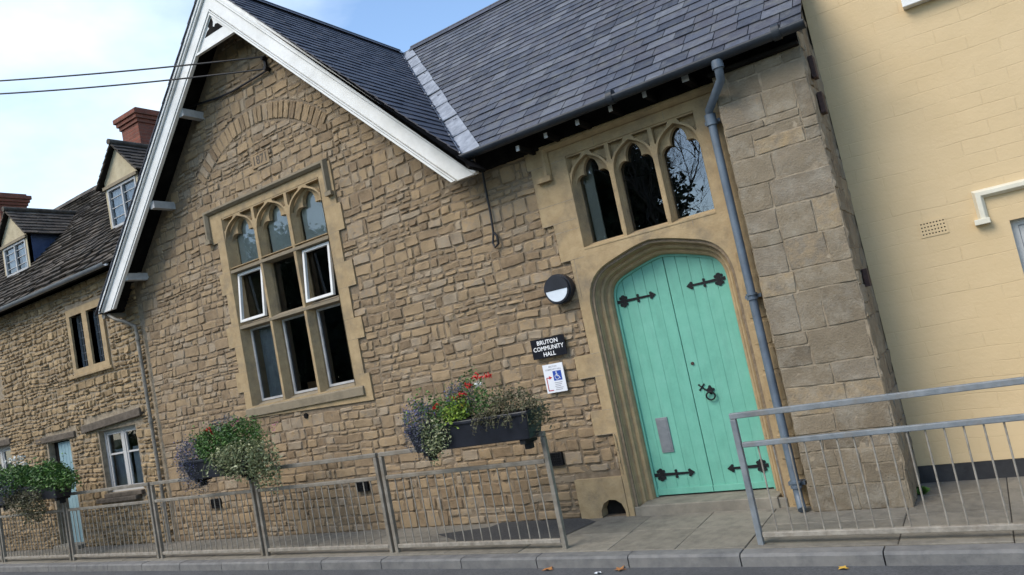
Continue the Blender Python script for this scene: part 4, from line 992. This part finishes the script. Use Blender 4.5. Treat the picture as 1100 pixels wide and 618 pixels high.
def dormer(xc, hw, zb, ze, za, yf):
    d = MB()
    plate(d, [(xc-hw, zb), (xc+hw, zb), (xc+hw, ze), (xc, za), (xc-hw, ze)], [rect(xc-hw+.07, xc+hw-.07, zb+.03, ze-.16)], yf, yf+.08, 0)
    box(d, xc-hw-.02, xc+hw+.02, yf-.04, yf+.01, ze-.155, ze-.10, 1, .5)
    dob = d.build('dormer', ['render', 'ashlar_old'], cot)
    yb = (ze-cz)/tp+cy+.1
    for s in (-1, 1):
        ck = MB(); a = xc+s*hw; plate(ck, [(yf+.01, zb-.02), (yb, ze), (yf+.01, ze)], [], a, a-s*.04, 0, mp=lambda p, q, c: (c, p, q))
        ck.build('cheek', 'blue', dob)
    r = MB(); sl_ = math.atan2(za-ze, hw); L_ = (hw+.12)/math.cos(sl_); yb2 = (za-cz)/tp+cy+.12
    for s in (-1, 1):
        def mpd(u, s_, n, s=s):
            return (xc+s*((hw+.12)-s_*math.cos(sl_)+n*math.sin(sl_)), u, (za+.03)-(L_-s_)*math.sin(sl_)+n*math.cos(sl_))
        def hi(s_):
            z = (za+.03)-(L_-s_)*math.sin(sl_); return max(yf, (z-cz)/tp+cy+.05)
        slates(r, yf-.10, yb2, L_, mpd, seed=int(100+xc*3+s), ex=.13, wr=(.16, .32), th=.024, lift=.024, jit=.01, hi=hi)
        a = V(mpd(yf-.08, 0, -.01)); b = V(mpd(hi(0), 0, -.01)); c = V(mpd(yb2, L_, -.01)); e = V(mpd(yf-.08, L_, -.01)); slab3(r, a, b, c, e, .02, 1)
    tube(r, [(xc, yf-.12, za+.06), (xc, yb2, za+.06)], .055, 8, 0, True, .8)
    r.build('dormer_roof', ['tile', 'dark'], dob)
    wn = MB(); x0, x1, z0, z1 = xc-hw+.07, xc+hw-.07, zb+.03, ze-.16
    frame(wn, x0, x1, z0, z1, .04, yf-.012, yf+.05); box(wn, xc-.02, xc+.02, yf-.01, yf+.05, z0, z1)
    for q in range(1, 4):
        box(wn, x0+.03, x1-.03, yf+.008, yf+.02, z0+(z1-z0)*q/4-.006, z0+(z1-z0)*q/4+.006)
    wn.build('window_frame', 'greywhite', dob)
    g_ = MB(); g_.add([(x0, yf+.025, z0), (x1, yf+.025, z0), (x1, yf+.025, z1), (x0, yf+.025, z1)], [(0, 1, 2, 3)]); g_.build('pane', 'glass', dob)
    c_ = MB()
    for s in (-1, 1):
        n = 12
        for i in range(n):
            t0, t1 = i/n, (i+1)/n
            def P(t, z, top): 
                wdt = hw*.92*(1 if top else .62); return (xc+s*(hw*.92-wdt*(1-t)*1.0), yf+.07+.015*math.sin(t*22), z)
            c_.add([P(t0, z0, 0), P(t1, z0, 0), P(t1, z1, 1), P(t0, z1, 1)], [(0, 1, 2, 3)], 0, .5, True)
    c_.build('curtain', 'curtain', dob)
dormer(-12.14, .52, 5.36, 6.27, 6.80, .65)
dormer(-16.22, .54, 5.40, 6.20, 6.72, .65)
def chimney(x0, x1, y0, y1, z0, z1):
    m_ = MB(); box(m_, x0, x1, y0, y1, z0, z1-.32)
    for k, (o, h) in enumerate(((.03, .08), (.065, .08), (.10, .10))):
        za = z1-.32+[0, .08, .16][k]; box(m_, x0-o, x1+o, y0-o, y1+o, za, za+h)
    box(m_, x0-.02, x1+.02, y0-.02, y1+.02, z1-.06, z1)
    m_.build('chimney', 'brick', cro, bevel=.01)
a = at(132, 152, 2.1); chimney(a.x+.0, a.x+.62, 2.1, 2.9, 6.4, 8.32)
chimney(-21.6, -20.12, 2.2, 2.85, 6.4, 8.42)

# ================================================================== cream building on the right
yb = root('cream_building', (2.5, .5, 0), 'cream painted masonry building with black plinth beside the hall', 'building')
m_ = MB(); YX0 = -.75; YY = .50
YW = (.27, 1.5, .95, 2.04)
plate(m_, [(-.822, .145), (7.5, .145), (7.5, 7.2), (-.75, 7.2), (-.75, 4.6), (-.822, 4.6)], [rect(*YW), rect(-.02+.05, 1.2, 4.06, 5.3)], YY, YY+.35, 0)
box(m_, YX0, YX0+.35, YY+.35, 8.0, .25, 7.2, 0); box(m_, YX0, 7.5, 7.6, 8.0, -.1, 7.2, 0); box(m_, 7.1, 7.5, YY+.35, 7.6, -.1, 7.2, 0)
box(m_, YX0+.4, 7.0, YY+3, YY+3.05, 0, 7.0, 1)
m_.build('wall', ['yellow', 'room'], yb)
m_ = MB(); box(m_, -.822, 7.5, YY-.012, YY+.3, -.1, .143); box(m_, YX0, YX0+.3, YY+.3, 8.0, -.1, .143); m_.build('plinth', 'plinth', yb)
m_ = MB(); slab3(m_, V((YX0-.1, YY-.25, 7.2)), V((7.6, YY-.25, 7.2)), V((7.6, 4.3, 10.2)), V((YX0-.1, 4.3, 10.2)), .1, 0)
slab3(m_, V((YX0-.1, 8.2, 7.2)), V((7.6, 8.2, 7.2)), V((7.6, 4.3, 10.2)), V((YX0-.1, 4.3, 10.2)), .1, 0); m_.build('roof', 'slate', yb)
m_ = MB()
q = at(1047, 210, .44)
sweep(m_, [(.14, 2.10), (.14, 2.265), (1.65, 2.265)], [(0, YY), (.0, YY-.02), (.02, YY-.055), (.055, YY-.055), (.075, YY)], 0)
box(m_, .035, .145, YY-.07, YY, 2.055, 2.10)
m_.build('hood_mould', 'cream', yb, bevel=.004)
o = casement_window(*YW, YY+.07, yb)
o = casement_window(.03, 1.2, 4.06, 5.3, YY+.07, yb)
m_ = MB(); box(m_, -.07, 1.3, YY-.09, YY+.09, 3.99, 4.06); m_.build('window_sill', 'white', yb, bevel=.006)
m_ = MB(); box(m_, .2, 1.6, YY-.05, YY+.07, .88, .95); m_.build('window_sill', 'white', yb, bevel=.006)
m_ = MB(); a, b, c, d = -.355, -.165, 2.062, 2.182
hs = []
for i in range(8):
    for j in range(4):
        cx = a+(b-a)*(i+.5)/8; czz = c+(d-c)*(j+.5)/4; hs.append([(cx+.0065*math.cos(q*PI/4), czz+.0065*math.sin(q*PI/4)) for q in range(8)])
plate(m_, rect(a-.01, b+.01, c-.01, d+.01), hs, YY-.006, YY-.001, 0); box(m_, a-.005, b+.005, YY-.0016, YY-.0006, c-.005, d+.005, 1)
m_.build('air_brick', ['yellow', 'dark'], yb)

# ================================================================== wall lamp and signs
c = at(598, 311, -.12)
la = root('wall_lamp', (c.x, -.03, c.z), 'round black bulkhead lamp with half moon lens beside the entrance', 'lamp')
R = .155
def ringpoly(r, n=36, a0=0, a1=2*PI): return [(c.x+r*math.cos(a0+(a1-a0)*k/n), c.z+r*math.sin(a0+(a1-a0)*k/n)) for k in range(n+(0 if a1-a0 > 6 else 1))]
m_ = MB(); plate(m_, ringpoly(R), [], -.10, -.02); plate(m_, ringpoly(R-.012), [], -.125, -.10)
m_.build('housing', 'plastic', la, bevel=.006)
m_ = MB(); hood_ = ringpoly(R-.014, 24, math.radians(-2), math.radians(182)); plate(m_, hood_, [], -.136, -.1255)
m_.build('eyelid', 'plastic', la, bevel=.005)
m_ = MB(); plate(m_, ringpoly(R-.03, 24, math.radians(183), math.radians(357)), [], -.131, -.1255)
m_.build('lens', 'lens', la, bevel=.004)

s1 = MB(); a = (-4.075, -3.668, 1.678, 1.884)
box(s1, a[0], a[1], -.050, -.036, a[2], a[3], 0)
xm = (a[0]+a[1])/2
text_mesh(s1, 'BRUTON', xm, -.0512, 1.820, .062, 1, .0012, sx=1.02); text_mesh(s1, 'COMMUNITY', xm, -.0512, 1.757, .062, 1, .0012, sx=.98); text_mesh(s1, 'HALL', xm, -.0512, 1.694, .062, 1, .0012, sx=1.02)
t = s1.build('name_sign', ['signblack', 'signtext'], None, origin=(xm, -.04, 1.78)); t['label'] = 'black sign with white lettering naming the community hall'; t['category'] = 'sign'
s2 = MB(); a = (-3.992, -3.752, 1.310, 1.606)
box(s2, a[0], a[1], -.046, -.036, a[2], a[3], 0)
xm = (a[0]+a[1])/2
text_mesh(s2, 'BRUTON', xm, -.0468, 1.570, .024, 1, 0.0003); text_mesh(s2, 'COMMUNITY HALL', xm, -.0468, 1.542, .022, 1, 0.0003)
bx0, bx1, bz0, bz1 = xm-.012, xm+.088, 1.430, 1.530
box(s2, bx0, bx1, -.0474, -.0462, bz0, bz1, 2)
cx = (bx0+bx1)/2; czz = (bz0+bz1)/2
def strip(pts, wd, y, mi):
    for p, q in zip(pts[:-1], pts[1:]):
        d = Vector((q[0]-p[0], q[1]-p[1])).normalized()*.001; nx, nz2 = -d.y*1000*wd/2, d.x*1000*wd/2
        s2.add([(p[0]-d.x+nx, y, p[1]-d.y+nz2), (q[0]+d.x+nx, y, q[1]+d.y+nz2), (q[0]+d.x-nx, y, q[1]+d.y-nz2), (p[0]-d.x-nx, y, p[1]-d.y-nz2)], [(0, 1, 2, 3)], mi)
s2.add([(cx-.008+.0075*math.cos(k*PI/5), -.0480, czz+.036+.0075*math.sin(k*PI/5)) for k in range(10)], [tuple(range(10))], 3)
strip([(cx-.008, czz+.026), (cx-.006, czz-.004), (cx+.016, czz-.005), (cx+.024, czz-.03), (cx+.032, czz-.028)], .008, -.0481, 3)
strip([(cx-.007, czz+.012), (cx+.012, czz+.011)], .006, -.0482, 3)
strip([(cx-.006+.025*math.cos(a_), czz-.014+.025*math.sin(a_)) for a_ in [math.radians(110+k*20) for k in range(12)]], .006, -.0483, 3)
strip([(xm-.04, 1.335), (xm-.095, 1.335), (xm-.095, 1.468), (xm-.06, 1.468)], .009, -.0478, 4)
s2.add([(xm-.065, -.0479, 1.487), (xm-.065, -.0479, 1.449), (xm-.028, -.0479, 1.468)], [(0, 1, 2)], 4)
for k in range(5): box(s2, xm-.012+.006*(k % 2), xm+.082-.012*(k % 3), -.0472, -.0462, 1.405-.018*k, 1.411-.018*k, 1)
t = s2.build('access_sign', ['signwhite', 'textgrey', 'signblue', 'signtext', 'signred'], None, origin=(xm, -.04, 1.46)); t['label'] = 'white wheelchair access notice with red arrow below the black sign'; t['category'] = 'sign'

# ================================================================== railings
def railing(xa, xb, label, ht=1.05, mid=.785, nb=17, mat_='rail'):
    ya, yb_ = kerby(xa)+.15, kerby(xb)+.15
    r = root('pedestrian_railing', ((xa+xb)/2, (ya+yb_)/2, 0), label, 'railing', 'pedestrian railings along the kerb')
    r.rotation_euler = (0, 0, math.atan2(yb_-ya, xb-xa)); Lh = math.hypot(xb-xa, yb_-ya)/2
    def bx(x0, x1, y0, y1, z0, z1, nm, mats, bev=.006):
        m_ = MB(); box(m_, x0+r.location.x, x1+r.location.x, y0+r.location.y, y1+r.location.y, z0, z1)
        return m_.build(nm, mats, r, bevel=bev)
    s = .022
    for x in (-Lh+s, Lh-s): bx(x-s, x+s, -s, s, -.1, ht-.046, 'post', mat_, .005)
    bx(-Lh, Lh, -s, s, ht-.044, ht, 'top_rail', mat_)
    bx(-Lh+.05, Lh-.05, -.02, .02, mid-.02, mid+.02, 'middle_rail', mat_)
    bx(-Lh+.05, Lh-.05, -.02, .02, .05, .09, 'bottom_rail', 'rail_low')
    m_ = MB(); ox, oy = r.location.x, r.location.y
    tube(m_, [(ox, oy, .085), (ox, oy, mid-.015)], .0065, 7, cap=False)
    b0 = m_.build('baluster', 'rail_low', r)
    step_ = (2*Lh-.1)/(nb+1)
    for k in range(nb):
        o = b0 if k == 0 else b0.copy()
        if k: COL.objects.link(o); o.parent = r
        o.location.x = -Lh+.05+step_*(k+1); o.rotation_euler.z = k*.3
    return r
railing(-5.66, -3.555, 'grey railing panel under the flower trough nearest the hall entrance')
railing(-7.83, -5.70, 'grey railing panel directly below the big gable window')
railing(-10.15, -7.88, 'grey railing panel ending under the bushiest flower trough, at the cottage corner', nb=18)
railing(-12.68, -10.20, 'grey railing panel in front of the white framed cottage window', nb=19)
railing(-15.2, -12.74, 'grey railing panel in front of the cottage, under the leftmost flower trough', nb=19)
railing(-17.8, -15.25, 'grey railing panel at the far left end, beyond the pale blue door', nb=19)
railing(-1.845, .75, 'blue grey railing panel in front of the buttress and cream building', ht=1.0, mid=.752, nb=21, mat_='rail_blue')

# ================================================================== flower troughs
def trough(x0, x1, yc, zb, zt, label, spec, seed):
    rd = random.Random(seed); xc = (x0+x1)/2
    r = root('flower_trough', (xc, yc, zb), label, 'flower trough', 'flower troughs on the railings')
    m_ = MB(); a, b = .105, .15
    lo = [(x0+.05, yc-a, zb), (x1-.05, yc-a, zb), (x1-.05, yc+a, zb), (x0+.05, yc+a, zb)]; hi = [(x0, yc-b, zt), (x1, yc-b, zt), (x1, yc+b, zt), (x0, yc+b, zt)]
    m_.add(lo+hi, BF); box(m_, x0-.012, x1+.012, yc-b-.012, yc+b+.012, zt-.03, zt+.004)
    m_.build('trough', 'plastic', r, bevel=.008)
    for xx in (x0+.14, x1-.14):
        m_ = MB(); box(m_, xx-.03, xx+.03, yc-a+.02, yc+a+.02, zb-.045, zb); box(m_, xx-.03, xx+.03, yc-.02, yc+.05, zb-.10, zb-.03)
        m_.build('bracket', 'iron', r, bevel=.003)
    m_ = MB(); box(m_, x0+.02, x1-.02, yc-b+.02, yc+b-.02, zt, zt+.012); m_.build('soil', 'dark', r)
    for nm, mat_, clumps, size in spec:
        m_ = MB()
        for (t, dy, dz, rx, ry, rz, n, dr) in clumps:
            leaves(m_, (x0+(x1-x0)*t, yc+dy, zt+dz), (rx, ry, rz), n, size, 0, rd, droop=dr, shell=.45)
        m_.build(nm, mat_, r)
    return r, rd
def stems(m_, rd, xs_, yc, z0, h, n, mi=0):
    for _ in range(n):
        x = rd.uniform(*xs_); b = (x+rd.uniform(-.05, .05), yc+rd.uniform(-.08, .05), z0+h*rd.uniform(.6, 1)); tube(m_, [(x, yc, z0), ((x+b[0])/2+.01, yc, z0+h*.4), b], .002, 4, mi)
def blooms(r, name, mat_, pts, rad, rd, n=26, ls=.03):
    for p in pts:
        m_ = MB(); leaves(m_, p, (rad, rad, rad*.8), n, ls, 0, rd, shell=.5, asp=.8); m_.build(name, mat_, r)
spec1 = [
 ('lobelia', 'leaf_grey', [(.10, -.06, .07, .21, .17, .19, 3400, .26), (.45, 0, .18, .18, .12, .20, 1500, 0)], .019),
 ('lobelia_flower', 'lobelia', [(.11, -.10, .14, .18, .14, .15, 520, .12), (.44, -.05, .22, .15, .1, .14, 90, 0)], .015),
 ('lime_foliage', 'leaf_lime', [(.42, -.08, .08, .13, .12, .12, 420, .05), (.47, -.07, .15, .08, .09, .12, 200, 0), (0.0, -.04, .08, .08, .08, .08, 70, .0)], .036),
 ('geranium_foliage', 'leaf', [(.33, -.06, .08, .17, .14, .15, 650, .06), (.55, .0, .2, .15, .12, .26, 480, 0), (.12, 0, .18, .17, .1, .17, 160, 0)], .03),
 ('trailing_ivy', 'leaf_ivy', [(.22, -.16, -.07, .12, .06, .19, 620, .14), (.32, -.16, -.02, .09, .06, .14, 300, .16)], .03),
 ('bronze_foliage', 'leaf_brown', [(.85, -.03, .08, .26, .13, .12, 1200, .06), (1.02, -.02, .0, .13, .10, .11, 500, .14), (.70, -.15, .02, .15, .04, .06, 170, .08), (.8, .0, .17, .22, .1, .09, 220, .0)], .026)]
r1, rd = trough(-4.98, -3.56, -1.045, 1.02, 1.27, 'black flower trough with red geraniums nearest the hall entrance', spec1, 41)
m_ = MB(); stems(m_, rd, (-4.6, -4.05), -1.05, 1.28, .36, 34); stems(m_, rd, (-4.9, -3.6), -1.05, 1.28, .22, 26); m_.build('flower_stalks', 'leaf', r1, props=dict(kind='stuff'))
shoots(r1, 'trailing_shoots', 'leaf_brown', -4.1, -3.55, -1.12, 1.3, 22, .28, .03, rd); shoots(r1, 'upright_shoots', 'leaf', -4.75, -3.9, -1.06, 1.3, 40, .32, .03, rd, True)
def bp(px, py): q = at(px, py, -1.12); return (q.x, -1.12, q.z)
blooms(r1, 'red_flower', 'red', [bp(*p) for p in ((470, 437), (488, 428), (495, 424), (512, 404), (523, 404), (503, 414), (483, 466))], .034, rd)
blooms(r1, 'white_flower', 'white_petal', [bp(513, 413), bp(482, 477)], .028, rd, 16, .026)
blooms(r1, 'pink_flower', 'pink', [bp(485, 462), bp(466, 446)], .02, rd, 9, .02)
blooms(r1, 'yellow_flower', 'yellowp', [bp(499, 436)], .03, rd, 18)
spec2 = [
 ('lobelia', 'leaf_grey', [(.08, -.05, .07, .27, .17, .25, 4200, .3), (.62, .02, .32, .36, .12, .16, 700, 0)], .021),
 ('lobelia_flower', 'lobelia', [(.08, -.08, .08, .25, .16, .21, 620, .2)], .016),
 ('bright_foliage', 'leaf', [(.50, -.04, .16, .33, .18, .24, 2600, .08), (.85, .0, .2, .32, .16, .21, 1500, .0)], .036),
 ('trailing_ivy', 'leaf_ivy', [(.98, -.12, -.02, .42, .12, .20, 1700, .16), (1.2, -.05, -.12, .28, .1, .22, 1000, .22), (.75, -.15, -.05, .26, .06, .16, 700, .1)], .034)]
r2, rd = trough(-8.83, -7.62, -.98, 1.04, 1.28, 'black flower trough overflowing with variegated ivy below the gable window', spec2, 42)
m_ = MB(); stems(m_, rd, (-8.7, -7.3), -.98, 1.28, .34, 30); m_.build('flower_stalks', 'leaf', r2, props=dict(kind='stuff'))
shoots(r2, 'trailing_shoots', 'leaf_ivy', -8.1, -7.2, -1.06, 1.36, 60, .42, .042, rd); shoots(r2, 'upright_shoots', 'leaf', -8.7, -7.4, -1.0, 1.36, 50, .34, .036, rd, True)
def bp(px, py): q = at(px, py, -1.06); return (q.x, -1.06, q.z)
blooms(r2, 'red_flower', 'red', [bp(223, 462), bp(228, 466)], .035, rd)
blooms(r2, 'white_flower', 'white_petal', [bp(236, 461)], .03, rd, 14, .026)
blooms(r2, 'pink_flower', 'pink', [bp(256, 452), bp(296, 455), bp(293, 461), bp(250, 456)], .028, rd, 10, .022)
spec3 = [
 ('dark_foliage', 'leaf', [(.35, -.05, .14, .7, .2, .23, 3600, .06), (.85, -.05, .12, .52, .2, .20, 2400, .06), (1.05, -.05, .05, .32, .15, .13, 800, .12)], .05),
 ('trailing_foliage', 'leaf_brown', [(.65, -.14, -.2, .38, .1, .22, 1100, .25), (.4, -.12, -.1, .4, .1, .2, 1000, .25)], .042),
 ('grey_foliage', 'leaf_grey', [(.35, -.15, .1, .45, .14, .16, 900, .1)], .03)]
r3, rd = trough(-14.6, -12.40, -.86, 1.02, 1.26, 'black flower trough of dark foliage with white flowers before the pale blue door', spec3, 43)
shoots(r3, 'upright_shoots', 'leaf', -14.6, -12.3, -.9, 1.34, 70, .32, .055, rd, True)
def bp(px, py): q = at(px, py, -.95); return (q.x, -.95, q.z)
blooms(r3, 'white_flower', 'white_petal', [bp(14, 494), bp(22, 492), bp(8, 497), bp(26, 497), bp(18, 498)], .055, rd, 22, .04)

# ================================================================== cables
def cable(name, label, pts, r_, cat='cable'):
    m_ = MB(); tube(m_, pts, r_, 6); o = m_.build(name, 'wire', None, origin=pts[-1]); o['label'] = label; o['category'] = cat
def sag(a, b, dep, n=24): return [a.lerp(b, t/n) - Vector((0, 0, dep*4*(t/n)*(1-t/n))) for t in range(n+1)]
A1 = at(283, 61, -.06); A2 = at(286, 74, -.06)
def far(px, py): return at(px, py, -1.6)
B1 = far(0, 87); B2 = far(0, 101)
cable('overhead_cable', 'upper black overhead cable running from the gable to the left', sag(A1+(B1+Vector((0, 0, .09))-A1)*1.9, A1, .09), .011)
cable('overhead_cable', 'lower black overhead cable running from the gable to the left', sag(A2+(B2+Vector((0, 0, .12))-A2)*1.9, A2, .12), .011)
w3 = [at(*p, -.035) for p in ((286, 76), (270, 86), (250, 98), (232, 106), (212, 112), (200, 116))]
cable('wall_cable', 'black cable clipped across the gable stonework down from the overhead lines', w3, .014)
w4 = [at(*p, -.045) for p in ((518, 182), (522, 205), (527, 230), (530, 250), (529.5, 261), (532, 266), (535.5, 262), (534, 254), (531, 250))]
cable('hanging_cable', 'loose black cable end hanging below the valley gutter with a small loop', w4, .0125)
m_ = MB(); p = at(284, 64, -.04); tube(m_, [(p.x, .0, p.z), (p.x, -.09, p.z)], .02, 8); p2 = at(287, 74, -.04); tube(m_, [(p2.x, .0, p2.z), (p2.x, -.09, p2.z)], .03, 8); box(m_, p.x-.02, p.x+.02, -.05, -.02, p2.z, p.z+.05)
t = m_.build('cable_bracket', 'iron', None, origin=(p.x, 0, p.z)); t['label'] = 'small black iron cable bracket high on the gable wall'; t['category'] = 'bracket'

# ================================================================== fallen leaves
def fallen(px, py, s, mat_, label, seed):
    rd = random.Random(seed); p = atz(px, py, -.088); m_ = MB(); n = 10; pts = []
    for k in range(n):
        rr = s*(1 if k % 2 == 0 else .5)*rd.uniform(.8, 1.1); a = 2*PI*k/n; pts.append((p.x+rr*math.cos(a), p.y+rr*math.sin(a), -.086+.022*abs(math.sin(a*1.5))*rd.random()))
    m_.add(pts+[(p.x, p.y, -.082)], [(k, (k+1) % n, n) for k in range(n)])
    t = m_.build('fallen_leaf', mat_, None, origin=(p.x, p.y, -.09)); t['label'] = label; t['category'] = 'leaf'; t['group'] = 'fallen leaves in the road gutter'
fallen(589, 612, .06, 'fallen', 'brown fallen leaf by the kerb, below the railing end post', 1)
fallen(666, 612, .06, 'fallen', 'brown fallen leaf by the kerb, below the drain hole', 2)
fallen(643, 616, .035, 'signwhite', 'small pale fallen leaf beside the two brown ones', 3)
fallen(906, 611, .045, 'fallen_yellow', 'yellow fallen leaf by the kerb in front of the buttress', 4)

def weed(x, y, z, n, s, label, seed):
    rd = random.Random(seed); m_ = MB()
    for _ in range(n):
        a = rd.uniform(0, 2*PI); r_ = rd.uniform(.2, 1)*s; h = rd.uniform(.3, 1)*s
        p = Vector((x, y, z)); q = p+Vector((r_*.4*math.cos(a), r_*.4*math.sin(a), h)); e = p+Vector((r_*math.cos(a), r_*math.sin(a), h*.7)); w_ = Vector((-math.sin(a), math.cos(a), 0))*s*.08
        m_.add([p-w_*.3, p+w_*.3, q+w_, e, q-w_], [(0, 1, 2, 3, 4)], 0, rd.random())
    t = m_.build('weed', 'leaf', None, origin=(x, y, z)); t['label'] = label; t['category'] = 'weed'
weed(-.79, .12, 0, 60, .07, 'small green weed at the foot of the buttress beside the cream wall', 3)
# ================================================================== trees across the road (bare one seen in the window glass, evergreens added)
def bare_tree(x, y, h, seed, label):
    rd = random.Random(seed); m_ = MB(); n_ = [0]
    def grow(p, d, ln, r_, lv):
        n_[0] += 1; pts = [p]; rr = [r_]; q = p; dd = d.copy()
        for k in range(3):
            dd = (dd+Vector((rd.gauss(0, .14), rd.gauss(0, .14), rd.gauss(.03, .1)))).normalized(); q = q+dd*ln/3; pts.append(q); rr.append(r_*(1-.2*(k+1)))
        tube(m_, pts, r_, 5, radii=rr, cap=False)
        if lv == 0: return
        for k in range(rd.choice((2, 3, 3))):
            nd = (dd+Vector((rd.gauss(0, .5), rd.gauss(0, .5), rd.gauss(.12, .35)))).normalized(); grow(pts[-1] if k else pts[-1], nd, ln*rd.uniform(.66, .85), r_*.58, lv-1)
        if lv > 1: grow(pts[1], (dd+Vector((rd.gauss(0, .8), rd.gauss(0, .8), .1))).normalized(), ln*.6, r_*.4, lv-2)
    grow(Vector((x, y, -.2)), Vector((0, 0, 1)), h*.26, h*.013, 8)
    r = root('bare_tree', (x, y, -.2), label, 'tree'); m_.build('trunk', 'bark', r)
q = at(742, 200, .11); dray = q-CAM; dray.y = -dray.y
tx = q + dray*((-17-.11)/dray.y)
bare_tree(tx.x+.3, -17.5, 11.5, 5, 'leafless tree across the road, mirrored in the right light above the door')
proto = None; rd = random.Random(77)
cm = MB()  # evergreen crown, added out of view to make the glass reflect dark
for k in range(34):
    a = rd.uniform(0, 2*PI); z = rd.uniform(.12, 1); rr = (1-z*.62)*.42*rd.uniform(.4, 1)
    leaves(cm, (rr*math.cos(a)*9, rr*math.sin(a)*9, z*9), (1.3, 1.3, 1.2), 700, .30, 0, rd, shell=.7)
for k, (x, y, s) in enumerate(((-14.5, -19, 1.0), (-20, -20, 1.15), (-26.5, -19, 1.05), (-33, -21, 1.2), (-40, -20, 1.1), (-11.6, -22, 1.0), (2, -21, .8))):
    r = root('added_evergreen', (x, y, -.2), 'unseen dark evergreen tree added behind the viewer to darken window reflections', 'tree', 'evergreen trees added to darken window reflections')
    if k == 0:
        c0 = cm.build('crown', 'evergreen', r); c0.location = (0, 0, 0)
        for v in c0.data.vertices: v.co = v.co + Vector((-14.5, -19, -.2))
        tm = MB(); tube(tm, [(x, y, -.2), (x, y, 3), (x, y, 7)], .3, 8, radii=[.32, .25, .08]); t0 = tm.build('trunk', 'bark', r)
    else:
        for c_ in (c0, t0): o = c_.copy(); COL.objects.link(o); o.parent = r
    r.scale = (s, s, s); r.rotation_euler.z = k*1.3
